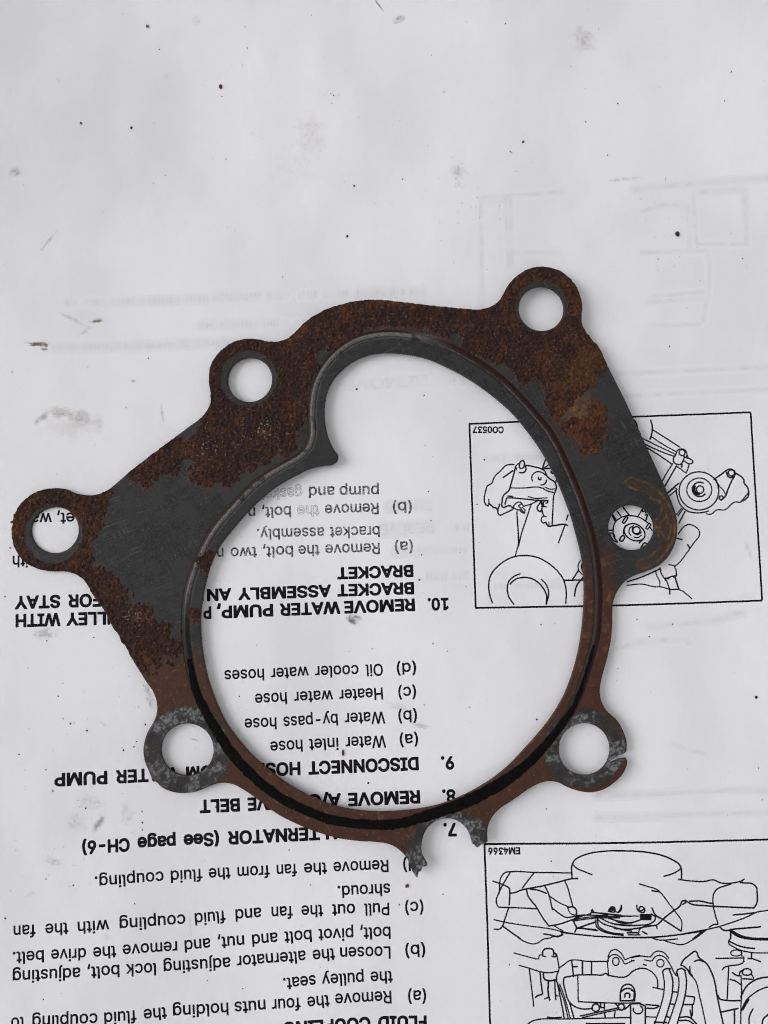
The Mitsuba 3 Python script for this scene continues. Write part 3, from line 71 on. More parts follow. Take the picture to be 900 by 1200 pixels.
DRAWING_2 = [[(40.6,-79.2),(40.65,-76.33),(41.15,-75.44),(42.45,-74.65),(44.68,-73.93),(47.64,-73.57),(49.87,-73.43),(53.56,-73.51)],[(40.65,-76.15),(41.49,-77.05),(43.13,-77.76),(44.89,-78.45)],[(40.62,-78.12),(36.87,-78.06),(32.45,-78.01),(27.67,-77.88),(26.19,-78.07),(25.26,-79.08),(24.99,-80.15),(24.86,-82.3),(24.23,-83.56),(24.36,-84.81),(24.65,-85.34),(27.59,-85.4),(32.73,-85.63)],[(27.3,-77.99),(25.8,-80.33),(24.75,-82.3)],[(32.45,-78.05),(30.77,-80.13),(29.91,-81.28)],[(23.52,-79.87),(24.88,-80.33),(26.35,-80.86),(27.08,-81.4),(27.14,-82.65),(26.97,-84.79)],[(27.14,-82.36),(28.17,-82.29),(29.47,-81.75),(31.31,-81.38),(34.26,-80.83),(37.57,-80.03),(40.6,-79.31),(41.82,-79.27)],[(30.75,-81.74),(30.93,-82.63),(32.73,-85.13),(34.35,-87.79),(35.43,-89.21),(36.71,-89.03),(40.76,-87.77),(42.98,-86.88)],[(31.49,-81.49),(33.14,-81.73),(34.97,-82.36)],[(34.73,-80.93),(35.34,-82.08),(35.69,-83.15),(36.28,-85.82)],[(35.7,-82.97),(37.51,-84.21),(39.52,-85.1),(39.87,-86.17),(40.41,-86.77),(40.96,-86.81)],[(36.29,-85.47),(37.85,-86.71),(39.3,-87.42),(41.33,-87.06),(42.98,-86.88)],[(39.05,-79.92),(39.58,-80.99),(40.1,-82.95),(40.62,-84.92)],[(39.52,-85.28),(40.8,-85.17),(41.45,-85.99),(41.33,-86.95)],[(23.71,-87.95),(26.09,-88.47),(31.22,-89.23),(36.34,-89.92),(38.53,-90.45),(42.18,-90.98),(45.85,-91.33),(53.2,-91.61)],[(26.85,-85.51),(25.91,-88.19),(25.53,-89.26),(24.79,-89.98),(23.77,-89.91)],[(25.53,-89.26),(27.53,-90.68),(29.35,-91.91)],[(36.35,-89.03),(38.53,-90.27),(38.15,-90.98),(37.05,-91.34),(36.32,-91.17),(34.31,-90.82)],[(40.4,-87.95),(42.24,-87.59),(45.55,-87.24),(51.07,-87.25)],[(40.58,-88.16),(43.7,-87.73),(45.91,-87.52),(50.7,-87.54)],[(40.76,-88.13),(41.11,-89.02),(41.47,-89.55),(41.02,-90.44)],[(41.47,-89.73),(42.95,-89.19),(45.53,-88.31)],[(41.84,-89.55),(45.87,-90.16)],[(41.91,-89.66),(45.5,-89.94)],[(45.54,-87.95),(45.7,-89.37),(46.6,-90.09),(48.8,-90.81),(51.37,-91.17)],[(45.91,-87.77),(46.1,-89.2),(47.34,-90.09),(49.53,-90.74),(51.37,-90.89)],[(45.91,-87.77),(47.0,-88.66),(49.19,-89.38),(51.39,-90.03),(53.22,-90.29)],[(46.65,-87.59),(48.47,-88.49),(51.04,-88.96),(53.25,-89.04)],[(47.75,-87.42),(49.58,-87.96),(51.42,-88.39),(53.25,-88.62)],[(41.14,-87.41),(44.45,-86.7),(44.84,-85.63),(45.01,-86.34),(48.13,-86.71),(51.07,-86.97)],[(44.83,-86.34),(48.5,-86.71)],[(43.71,-86.95),(48.13,-86.96)],[(51.07,-87.15),(53.28,-87.15)],[(51.11,-84.93),(51.1,-85.82),(50.53,-86.36)],[(48.33,-86.17),(48.52,-85.64),(49.08,-85.1),(49.63,-85.28),(49.84,-86.0),(49.61,-86.35),(48.33,-86.17),(49.63,-85.64),(48.71,-85.39),(49.06,-86.17)],[(48.52,-85.89),(49.77,-85.89)],[(49.86,-73.47),(53.56,-73.51),(57.26,-73.84),(60.21,-74.46),(62.41,-75.4),(63.86,-76.38),(64.22,-77.1),(64.23,-79.43)],[(64.14,-77.28),(62.71,-78.17),(60.47,-78.81)],[(49.6,-87.07),(54.76,-87.16)],[(49.58,-87.96),(50.68,-88.5),(53.26,-88.51),(55.11,-87.98)],[(49.57,-88.85),(51.77,-89.11),(55.09,-89.05),(57.3,-88.77),(58.42,-87.99),(58.44,-87.28),(57.53,-86.74)],[(49.55,-89.74),(52.49,-89.93),(56.18,-89.41),(58.59,-89.06)],[(54.68,-91.01),(54.89,-89.94),(56.19,-89.23),(58.59,-89.06),(59.15,-88.71)],[(58.75,-89.78),(58.59,-89.06)],[(52.3,-90.64),(54.5,-90.65)],[(52.47,-91.07),(55.05,-91.08)],[(55.61,-90.41),(56.52,-90.91)],[(49.52,-91.59),(57.61,-91.63),(62.4,-91.21),(66.47,-90.51),(71.64,-89.53),(75.35,-88.38),(78.31,-87.31),(80.17,-86.41),(82.75,-85.97)],[(57.74,-85.49),(58.27,-86.74),(60.27,-88.0),(63.9,-90.33)],[(55.08,-80.41),(57.1,-81.02),(58.93,-81.64),(59.48,-82.1),(61.45,-84.61),(63.24,-86.94),(64.02,-88.01),(63.97,-90.15)],[(57.82,-81.85),(59.37,-82.1)],[(59.15,-88.71),(60.27,-87.64),(62.15,-86.22),(63.84,-84.98),(64.23,-84.09),(64.79,-83.91),(65.15,-84.38),(64.4,-84.73)],[(64.97,-83.91),(66.06,-84.63),(68.82,-85.0),(75.44,-85.36),(79.65,-85.52),(80.14,-84.98),(80.49,-82.3),(80.41,-81.23),(79.81,-80.59),(77.43,-80.24)],[(65.89,-84.09),(68.48,-84.1),(69.95,-84.47),(70.98,-84.54)],[(63.6,-79.5),(65.26,-79.72),(68.96,-79.99),(71.55,-79.71),(72.28,-80.1),(75.59,-80.24),(77.07,-79.88),(77.82,-79.45)],[(74.85,-80.53),(71.49,-81.97),(71.1,-82.68),(70.97,-84.82),(71.35,-86.96),(71.96,-88.92),(70.93,-88.99),(69.99,-89.53)],[(76.88,-79.99),(77.15,-79.74),(77.5,-80.17),(76.99,-80.24)],[(75.21,-86.96),(77.6,-86.77),(79.8,-86.48)],[(72.38,-89.63),(72.91,-90.09),(75.3,-89.91),(80.98,-89.42)],[(74.57,-89.98),(74.51,-91.93)],[(74.74,-90.16),(76.72,-91.22),(78.9,-91.74),(82.55,-91.83)],[(74.92,-90.51),(76.35,-91.57)],[(66.43,-91.94),(68.68,-90.34)],[(54.43,-84.95),(54.6,-85.84),(55.14,-86.38),(54.78,-85.84),(55.16,-85.2),(55.9,-85.2),(56.25,-86.02),(55.87,-86.56),(54.96,-86.2),(56.19,-85.67)],[(55.13,-86.84),(57.53,-86.85),(57.43,-87.92),(55.29,-87.91),(55.13,-86.84),(57.43,-87.92)],[(55.19,-87.34),(57.48,-87.35)],[(55.31,-87.09),(57.41,-87.1)],[(55.3,-87.66),(57.4,-87.67)],[(51.11,-84.93),(50.91,-85.82),(50.35,-86.36)],[(49.62,-86.18),(50.28,-86.36)],[(26.85,-90.15),(28.3,-91.25),(30.24,-92.5),(32.19,-92.97),(33.5,-92.48),(33.99,-92.07),(36.11,-91.52),(36.44,-91.21),(34.33,-90.9)],[(36.11,-91.3),(37.42,-91.42),(38.4,-91.04)],[(38.08,-90.57),(43.93,-91.19),(51.11,-91.62),(55.04,-91.64)],[(27.94,-94.88),(30.53,-95.56),(32.97,-96.18),(33.29,-95.96),(33.2,-95.33),(33.79,-95.17),(34.18,-95.54),(34.7,-95.54)],[(34.05,-95.32),(34.06,-94.54),(34.45,-94.06),(36.08,-93.96),(36.46,-94.52),(36.39,-95.16)],[(36.06,-95.54),(36.87,-95.63),(37.04,-95.15),(36.56,-94.84)],[(37.04,-95.15),(37.35,-96.73),(37.49,-98.31),(36.98,-99.57),(36.97,-100.83)],[(29.05,-97.46),(31.16,-98.02),(33.75,-98.79),(35.37,-98.94),(37.32,-98.62)],[(34.13,-98.95),(34.22,-100.21),(35.02,-100.58),(36.97,-100.35)],[(31.16,-98.17),(31.6,-102.1),(32.04,-105.87)],[(33.42,-98.79),(33.65,-101.15),(33.95,-103.51),(32.88,-103.67),(32.39,-104.05)],[(35.18,-100.83),(35.15,-103.34),(35.46,-104.6)],[(34.39,-104.35),(35.24,-103.97)],[(36.58,-100.67),(36.62,-102.71),(36.76,-104.44)],[(36.77,-103.72),(37.25,-103.71)],[(37.49,-97.99),(38.64,-97.2),(39.62,-96.5),(43.85,-96.57),(48.09,-96.57)],[(40.27,-96.57),(40.42,-97.99),(40.62,-99.72)],[(40.42,-97.67),(41.4,-97.67)],[(42.55,-96.63),(42.51,-99.34)],[(44.5,-96.63),(44.46,-99.34)],[(41.37,-99.4),(38.6,-99.88),(38.43,-100.98),(38.73,-102.39),(39.67,-105.06),(42.73,-106.46),(44.35,-106.3)],[(48.09,-96.57),(48.17,-95.31),(48.78,-94.37),(49.76,-94.05),(50.73,-94.69),(51.68,-96.27),(53.33,-95.65),(54.96,-95.34)],[(48.11,-99.25),(48.26,-95.79),(48.76,-95.31),(49.91,-95.22),(50.71,-95.79),(51.66,-97.22),(53.64,-96.34)],[(50.44,-96.58),(50.41,-96.78),(50.36,-96.96),(50.27,-97.13),(50.15,-97.27),(50.02,-97.37),(49.86,-97.44),(49.7,-97.46),(49.54,-97.44),(49.39,-97.37),(49.26,-97.27),(49.15,-97.13),(49.07,-96.96),(49.02,-96.77),(49.0,-96.58),(49.02,-96.38),(49.08,-96.19),(49.17,-96.03),(49.28,-95.89),(49.42,-95.78),(49.57,-95.72),(49.73,-95.7),(49.89,-95.72),(50.04,-95.78),(50.18,-95.89),(50.29,-96.03),(50.37,-96.2),(50.42,-96.38),(50.44,-96.58)],[(41.53,-99.4),(43.81,-99.34),(46.9,-99.47),(47.07,-99.09),(47.72,-99.09),(47.88,-99.47),(52.27,-99.58),(53.27,-98.64),(54.91,-98.01)],[(41.53,-99.4),(41.52,-104.9),(44.37,-105.05),(50.53,-105.21),(54.76,-105.16)],[(50.54,-104.74),(50.65,-102.71),(51.09,-101.77),(52.07,-101.3),(53.21,-101.71),(53.67,-102.72),(53.63,-104.75),(50.54,-104.74)],[(50.74,-102.87),(51.57,-102.24),(52.71,-102.25),(53.57,-102.87)],[(51.53,-103.96),(51.55,-103.34),(52.14,-103.03),(52.68,-103.34),(52.51,-104.03)],[(37.13,-100.98),(37.58,-103.34),(38.19,-106.47),(38.49,-108.34)],[(37.61,-101.3),(38.39,-103.33),(39.78,-108.34)],[(37.35,-101.45),(38.54,-104.9),(39.3,-108.34)],[(39.67,-105.06),(40.59,-108.34)],[(30.71,-109.59),(31.68,-108.93),(32.98,-108.61),(37.84,-108.5),(44.96,-108.33),(52.75,-108.18)],[(34.93,-108.11),(36.22,-108.29),(37.84,-108.1)],[(46.07,-106.14),(46.05,-106.32),(45.98,-106.48),(45.89,-106.63),(45.76,-106.76),(45.6,-106.85),(45.43,-106.91),(45.25,-106.93),(45.07,-106.91),(44.9,-106.85),(44.74,-106.76),(44.62,-106.63),(44.52,-106.48),(44.47,-106.32),(44.45,-106.15),(44.47,-105.97),(44.54,-105.81),(44.63,-105.66),(44.77,-105.53),(44.92,-105.44),(45.09,-105.38),(45.27,-105.36),(45.45,-105.38),(45.62,-105.44),(45.78,-105.53),(45.9,-105.66),(46.0,-105.81),(46.05,-105.97),(46.07,-106.14)],[(46.31,-105.21),(46.3,-106.14),(46.95,-106.14)],[(47.13,-105.21),(47.1,-106.46)],[(41.9,-107.87),(44.98,-107.24),(50.19,-106.15)],[(42.38,-108.18),(48.23,-106.93),(50.51,-106.46)],[(51.4,-105.99),(51.37,-106.15),(51.32,-106.29),(51.23,-106.42),(51.12,-106.53),(50.98,-106.61),(50.83,-106.66),(50.67,-106.68),(50.51,-106.66),(50.36,-106.61),(50.23,-106.53),(50.11,-106.42),(50.03,-106.29),(49.98,-106.14),(49.97,-105.99),(49.99,-105.84),(50.04,-105.69),(50.13,-105.56),(50.25,-105.45),(50.38,-105.37),(50.54,-105.32),(50.7,-105.31),(50.85,-105.32),(51.0,-105.37),(51.14,-105.46),(51.25,-105.56),(51.33,-105.7),(51.38,-105.84),(51.4,-105.99)],[(49.24,-105.21),(49.88,-105.68)],[(52.64,-105.53),(51.48,-106.46)],[(47.09,-107.24),(47.24,-108.17)],[(49.37,-106.93),(49.18,-108.17)],[(52.74,-105.53),(52.65,-109.55)],[(43.17,-109.43),(51.42,-109.42)],[(53.2,-91.63),(58.1,-91.56),(63.02,-91.1),(68.93,-90.32)],[(57.45,-91.65),(58.75,-92.1),(63.0,-91.98)],[(60.21,-92.29),(62.0,-92.83),(63.95,-93.15),(66.26,-92.21),(69.26,-90.16)],[(53.12,-95.8),(55.08,-95.5),(57.2,-95.75),(57.87,-94.87),(58.86,-94.47),(60.0,-94.72),(61.11,-95.99)],[(55.88,-96.29),(57.51,-96.61),(58.01,-95.82),(59.0,-95.35),(60.14,-95.67),(61.56,-97.56)],[(60.11,-96.99),(60.09,-97.17),(60.02,-97.35),(59.92,-97.5),(59.79,-97.63),(59.63,-97.73),(59.46,-97.79),(59.28,-97.81),(59.1,-97.79),(58.92,-97.73),(58.77,-97.63),(58.65,-97.5),(58.55,-97.34),(58.5,-97.17),(58.48,-96.99),(58.5,-96.81),(58.57,-96.63),(58.67,-96.48),(58.8,-96.35),(58.96,-96.25),(59.13,-96.19),(59.31,-96.17),(59.49,-96.19),(59.66,-96.25),(59.82,-96.35),(59.94,-96.48),(60.04,-96.64),(60.09,-96.81),(60.11,-96.99)],[(53.11,-96.43),(53.6,-96.44)],[(55.7,-97.26),(56.19,-97.39)],[(53.06,-98.79),(54.38,-98.17),(56.01,-98.08),(57.62,-98.97),(58.57,-100.38),(58.59,-102.04)],[(57.55,-102.01),(59.82,-102.42)],[(59.75,-98.66),(60.25,-98.19),(61.39,-98.19)],[(59.74,-98.81),(60.03,-100.54),(59.86,-103.36),(58.91,-106.47),(57.7,-109.55)],[(61.22,-98.41),(61.77,-99.92),(61.76,-102.73),(60.86,-106.16),(59.64,-109.54)],[(62.67,-99.13),(62.85,-98.35),(63.83,-98.03),(64.63,-98.5)],[(62.83,-98.97),(63.18,-100.54),(62.88,-103.36),(61.83,-106.47),(60.61,-109.54)],[(64.47,-98.5),(64.76,-99.91),(64.62,-102.73),(63.79,-105.84),(62.55,-109.54)],[(61.56,-97.56),(62.03,-98.66),(62.65,-99.6)],[(63.68,-97.41),(64.03,-96.62),(65.53,-95.36),(66.69,-94.42),(67.18,-94.73),(67.48,-95.68),(69.07,-96.93),(70.6,-99.9),(71.29,-103.95),(72.4,-109.5)],[(63.68,-97.41),(64.49,-97.72),(65.59,-99.29),(66.69,-100.54),(67.42,-103.34),(68.69,-109.52)],[(66.64,-96.62),(67.46,-96.31),(68.43,-96.62)],[(64.17,-97.56),(65.13,-98.35),(66.07,-99.6)],[(65.63,-97.72),(65.59,-99.29)],[(61.92,-102.89),(62.73,-102.98)],[(61.21,-105.38),(62.02,-105.47)],[(64.49,-103.73),(66.43,-103.97),(66.22,-105.53),(63.96,-105.53)],[(56.01,-105.53),(58.93,-105.75),(58.27,-106.16),(55.83,-106.22)],[(55.95,-108.02),(58.06,-108.09)],[(57.71,-109.11),(60.3,-109.2)],[(65.38,-106.62),(65.66,-108.17)],[(65.9,-105.53),(65.84,-107.7)],[(63.24,-108.17),(65.18,-108.08),(66.75,-109.53)],[(62.9,-108.8),(65.16,-108.88),(66.11,-109.53)],[(60.33,-108.02),(60.97,-108.09)],[(52.93,-105.37),(54.88,-105.38),(55.84,-105.84),(55.75,-109.55)],[(54.8,-105.8),(54.94,-105.88),(55.06,-105.98),(55.15,-106.1),(55.23,-106.22),(55.28,-106.36),(55.3,-106.49),(55.3,-106.64),(55.27,-106.78),(55.21,-106.91),(55.13,-107.03),(55.02,-107.14),(54.9,-107.24),(54.76,-107.32),(54.6,-107.38),(54.44,-107.42),(54.27,-107.43),(54.1,-107.42),(53.94,-107.39),(53.79,-107.34),(53.64,-107.27),(53.52,-107.17),(53.41,-107.07),(53.33,-106.95),(53.27,-106.81),(53.23,-106.68),(53.23,-106.54),(53.25,-106.39),(53.3,-106.26)],[(52.99,-102.56),(53.63,-102.72),(53.43,-104.59),(52.94,-104.65)],[(71.21,-95.99),(77.22,-95.9)],[(77.23,-95.65),(77.19,-96.75),(76.53,-97.13),(73.92,-97.55),(72.94,-97.86),(72.53,-98.33)],[(76.77,-94.87),(76.84,-95.66)],[(76.86,-94.87),(76.83,-95.01),(76.73,-95.14),(76.58,-95.26),(76.38,-95.36),(76.15,-95.44),(75.88,-95.49),(75.61,-95.5),(75.34,-95.49),(75.08,-95.44),(74.85,-95.37),(74.65,-95.27),(74.51,-95.15),(74.42,-95.02),(74.4,-94.88),(74.43,-94.74),(74.53,-94.61),(74.68,-94.49),(74.88,-94.39),(75.11,-94.31),(75.38,-94.27),(75.65,-94.25),(75.92,-94.26),(76.18,-94.31),(76.42,-94.38),(76.61,-94.48),(76.75,-94.6),(76.84,-94.73),(76.86,-94.87)],[(74.47,-90.32),(74.59,-91.74),(74.09,-92.37),(74.07,-93.0),(75.98,-94.09),(78.56,-94.71),(82.44,-94.84)],[(74.48,-90.16),(76.08,-91.1),(78.66,-91.72),(82.54,-91.86)],[(74.63,-90.54),(76.07,-91.42),(78.65,-91.97),(82.54,-92.11)],[(74.09,-92.37),(76.01,-93.31),(77.94,-93.77),(79.56,-93.92)],[(78.87,-95.02),(78.84,-95.96),(80.76,-96.64)],[(78.12,-95.96),(78.9,-96.02)],[(73.91,-97.86),(73.64,-101.14),(73.37,-104.41)],[(71.46,-103.64),(71.76,-104.42),(73.37,-104.66),(76.28,-104.65)],[(74.69,-98.95),(75.8,-99.57),(76.45,-99.57)],[(74.15,-100.36),(75.12,-100.57),(76.23,-101.28)],[(76.13,-99.26),(76.32,-98.63),(76.97,-98.47)],[(78.84,-98.78),(78.81,-98.93),(78.72,-99.07),(78.59,-99.2),(78.42,-99.31),(78.21,-99.4),(77.98,-99.45),(77.75,-99.47),(77.51,-99.45),(77.28,-99.4),(77.08,-99.32),(76.92,-99.21),(76.8,-99.08),(76.72,-98.94),(76.7,-98.79),(76.73,-98.63),(76.82,-98.49),(76.95,-98.36),(77.12,-98.25),(77.33,-98.16),(77.55,-98.11),(77.79,-98.09),(78.03,-98.11),(78.25,-98.16),(78.45,-98.24),(78.62,-98.35),(78.74,-98.48),(78.82,-98.62),(78.84,-98.78)],[(78.72,-99.24),(79.19,-99.87),(79.01,-100.34)],[(76.91,-100.19),(78.69,-100.24)],[(76.51,-99.57),(76.5,-102.68),(76.2,-107.04),(76.11,-109.49)],[(76.3,-103.93),(77.33,-102.06),(79.0,-100.65),(80.64,-100.02),(82.26,-99.79)],[(76.37,-106.73),(77.24,-104.86),(78.91,-103.3),(80.56,-102.35),(82.19,-101.79)],[(76.54,-106.42),(77.9,-104.39)],[(76.63,-106.54),(78.03,-104.48)],[(77.89,-109.48),(77.94,-107.96),(78.8,-106.41)],[(80.63,-109.47),(80.83,-108.57),(81.99,-107.48)],[(71.84,-107.06),(74.92,-106.42),(75.58,-106.26)],[(74.86,-106.58),(74.76,-109.49)]]
FRAME_1 = [(19.14,19.74),(55.51,21.36),(82.34,22.44),(82.87,1.9),(83.57,-19.62),(54.63,-20.58),(20.23,-21.22),(19.66,-0.01),(19.14,19.74)]
FRAME_2 = [(23.07,-120.1),(22.69,-110.49),(22.32,-91.95),(21.77,-72.07),(49.9,-71.81),(68.43,-71.49),(84.52,-71.08),(85.16,-110.32),(85.35,-119.85)]
GHOST_LINES = [[(22.15,44.84),(22.23,54.31),(22.04,71.77)],[(22.04,71.77),(33.11,72.58),(40.93,73.27)],[(22.19,70.81),(26.86,70.96)],[(27.64,71.76),(28.28,55.88)],[(28.81,71.76),(29.06,56.67)],[(57.4,73.95),(67.64,75.07),(77.06,75.89),(87.99,76.64)],[(58.88,68.77),(64.4,70.4),(69.46,70.0),(69.58,59.99)],[(70.73,73.22),(71.16,61.18),(82.86,61.21)],[(70.73,73.22),(82.46,74.02),(82.71,61.21)],[(58.68,59.19),(73.45,59.58),(73.97,56.0),(72.24,43.35)],[(60.77,48.87),(72.42,50.06)],[(59.96,47.68),(72.37,48.48)],[(29.09,59.05),(39.19,59.25)],[(60.61,42.17),(71.44,42.57)],[(52.64,31.18),(86.63,32.8)],[(54.08,26.13),(86.46,27.73)],[(58.78,-25.45),(65.88,-24.75),(73.45,-23.82),(79.16,-22.19)],[(51.15,-30.1),(56.36,-28.71),(65.8,-28.25)],[(66.74,-28.26),(66.92,-28.81)],[(63.37,-50.89),(66.62,-52.04),(69.87,-52.73)],[(46.38,-61.82),(55.67,-61.59),(64.98,-61.16),(74.29,-60.71),(83.57,-60.71)],[(46.3,-66.35),(55.57,-66.35),(67.19,-65.7),(83.41,-65.47)]]
GHOST_TEXT = [('REMOVE',9.6,30.77,-9.22,29.64,2.28,True),('Remove',10.64,2.47,0.38,1.9,2.09,False),('REMOVE',11.0,-2.29,-0.76,-2.85,2.28,True)]
GHOST_ROWS = [(9.67,51.16,-38.73,49.77,2.09),(-39.69,49.28,-71.25,48.01,1.71),(3.86,44.47,-41.53,43.15,1.71),(-28.94,39.44,-74.73,37.72,1.71),(-40.49,38.65,-57.74,38.04,1.52),(18.23,30.57,14.97,30.47,2.09),(18.96,-2.29,16.31,-2.37,2.09),(18.55,-7.6,2.27,-8.08,1.71),(18.89,-12.88,9.45,-13.16,2.28),(45.78,13.37,22.88,12.67,1.71),(45.27,-15.14,24.53,-15.76,1.52)]
CRUMBS = [(66.86,63.49,0.57,0),(-37.8,98.52,0.49,1),(-54.6,112.33,0.44,2),(-68.94,88.51,0.32,0),(-57.76,87.93,0.29,0),(-8.36,62.93,0.29,0),(31.87,84.9,0.32,0),(81.64,-40.71,0.38,0),(4.98,-80.93,0.42,1),(-8.94,-52.63,0.46,1)]
DOTS = [(-6.84,74.86,0.22),(-12.21,96.69,0.14),(-11.62,96.28,0.14),(-12.01,94.47,0.14),(-32.34,113.05,0.13),(-31.7,107.92,0.14),(-32.84,103.7,0.14),(-51.82,106.97,0.13),(-37.48,96.27,0.13),(-39.43,81.39,0.11),(-36.3,81.32,0.13),(-52.62,75.16,0.11),(28.1,113.42,0.14),(11.05,105.77,0.11),(80.32,101.93,0.14),(78.57,95.01,0.14),(53.82,94.16,0.17),(46.24,89.69,0.17),(28.92,82.59,0.14),(29.3,82.38,0.14),(4.3,76.35,0.14),(51.23,81.88,0.13),(64.52,76.41,0.14),(62.34,57.6,0.14),(64.46,37.46,0.15),(81.59,57.82,0.15),(68.64,46.31,0.11),(-82.97,31.21,0.15),(-53.09,34.68,0.15),(-57.78,23.37,0.13),(-6.14,27.69,0.2),(9.01,26.21,0.18),(9.16,14.91,0.13),(22.39,11.63,0.18),(20.7,1.7,0.18),(8.33,-9.49,0.17),(7.84,-15.05,0.22),(18.11,-16.55,0.15),(10.44,-1.91,0.14),(9.89,4.57,0.13),(10.8,-29.09,0.15),(13.99,-30.67,0.14),(-2.63,-30.11,0.14),(18.78,-42.88,0.15),(-3.44,-59.12,0.22),(8.79,-42.33,0.13),(-31.72,-40.5,0.15),(-28.0,-29.37,0.13),(-82.18,-8.0,0.2),(-82.98,-18.64,0.17),(-73.85,-28.34,0.17),(-63.76,-27.65,0.14),(-71.11,-40.38,0.18),(-69.98,-45.17,0.15),(-68.39,-46.28,0.2),(-64.78,-47.77,0.21),(-79.05,-52.69,0.17),(-73.27,-56.04,0.17),(-71.68,-60.58,0.18),(-64.59,-64.29,0.17),(-56.75,-52.03,0.17),(-54.55,-51.31,0.17),(-54.02,-50.21,0.15),(-52.15,-46.55,0.17),(-52.48,-65.12,0.17),(-52.34,-67.47,0.17),(-52.31,-69.0,0.17),(-66.76,-80.44,0.17),(-72.56,-79.01,0.15),(-80.8,-86.98,0.2),(-53.61,-84.46,0.14),(-36.43,-64.19,0.21),(34.59,-24.88,0.15),(55.8,-23.76,0.14),(58.46,-27.5,0.15),(63.61,-24.8,0.15),(33.41,-45.45,0.2),(51.36,-34.47,0.14),(81.69,-55.93,0.15),(35.22,-64.64,0.14),(82.21,-62.66,0.13),(36.17,-75.63,0.14),(12.72,-82.71,0.15),(0.37,-80.57,0.11),(3.32,-84.88,0.17),(-15.86,-80.73,0.14),(26.92,-97.25,0.15),(-20.52,-73.35,0.17),(-30.25,-102.27,0.14),(-37.84,-100.56,0.14),(-72.4,-103.87,0.14)]
SMUDGES = [(-76.4,37.54,3.61,0.65,5,0.7,0.9,0.35),(-78.45,37.5,1.14,0.49,0,0.75,0.3,0.3),(-76.18,36.47,0.95,0.38,0,0.5,0.4,0.4),(-64.71,43.29,1.71,0.57,-8,0.7,0.9,0.6),(-70.2,43.51,3.42,0.57,25,0.16,1,0.4),(-67.3,40.81,2.28,0.57,-40,0.12,1,0.3),(-76.1,21.09,1.9,0.95,-45,0.42,0.4,0.75),(-72.04,22.29,3.8,1.33,0,0.26,0.4,0.8),(-67.7,20.98,4.56,2.28,0,0.2,0.5,0.8),(-68.97,19.43,6.84,3.42,0,0.09,0.3,0.8),(-49.79,22.63,0.38,2.28,-8,0.25,0.9,0.9),(-56.41,29.59,0.67,0.57,0,0.3,0.8,0.8),(-16.7,87.24,3.8,4.18,0,0.1,0.7,0.7),(-19.21,79.58,7.6,5.7,20,0.035,0.8,0.6),(3.76,114.61,1.9,1.14,-25,0.32,0.9,0.3),(46.0,109.76,3.23,2.66,30,0.2,0.8,0.5),(16.6,78.24,2.09,1.71,-40,0.16,1,0.4),(17.75,76.79,1.71,2.66,10,0.09,1,0.4),(-83.25,76.1,1.71,1.14,0,0.25,1,0.3),(-76.19,60.8,0.42,3.42,38,0.22,0.9,0.4),(-74.61,-26.67,3.23,1.71,0,0.2,1,0.2),(-6.59,-23.59,1.52,1.33,0,0.45,1,0.1),(-1.19,117.88,0.25,1.52,-35,0.6,0.3,0.3),(-51.43,-40.85,0.95,3.04,-15,0.22,1,0.3),(-61.86,-67.56,0.95,2.28,35,0.3,1,0.3),(-63.8,-63.04,3.8,1.71,15,0.13,1,0.4),(-70.87,-75.48,2.47,1.14,20,0.14,1,0.3),(-66.76,-67.85,2.66,2.28,0,0.1,1,0.4),(-75.88,-82.15,1.14,0.47,-30,0.12,0.6,0.4),(81.04,-8.54,0.76,2.28,-15,0.14,0.7,0.2),(8.02,-46.75,2.28,0.76,10,0.2,0.4,0.1),(2.99,-42.7,2.66,1.14,10,0.1,0.4,0.1),(54.68,76.31,4.75,0.57,-5,0.14,1,0.3),(79.25,-18.9,2.66,1.52,0,0.05,0.5,0.1),(-41.38,-49.87,1.33,0.23,20,0.35,0.6,0.4),(-59.44,-91.29,1.33,1.14,0,0.12,0.5,0.4),(-41.67,-89.21,0.19,4.18,-5,0.12,0.5,0.3),(-55.5,-65.82,1.71,2.66,0,0.1,1,0.5),(72.31,-65.02,0.95,0.23,15,0.25,0.6,0.2),(-43.58,114.13,1.14,1.71,0,0.1,0.8,0.4),(-50.18,100.53,0.95,0.95,0,0.08,0.8,0.3),(13.77,96.93,0.57,0.57,0,0.2,0.9,0.3)]
MARKS = {'seal_a': (-42.43,-32.12),'seal_b': (45.67,-29.15),'seal_mid': (-1.83,-67.1),'centre': (3.73,-16.94)}



def rng(n):
    return np.random.default_rng(n)


def fb(x, y, scale, seed, octaves=4):
    return meshkit.fbm(np.stack([np.asarray(x) / scale + 31.7, np.asarray(y) / scale + 57.3, 0 * np.asarray(x) + seed * 3.17], -1), octaves, seed)


def sstep(a, b, x):
    t = np.clip((x - a) / (b - a), 0, 1)
    return t * t * (3 - 2 * t)


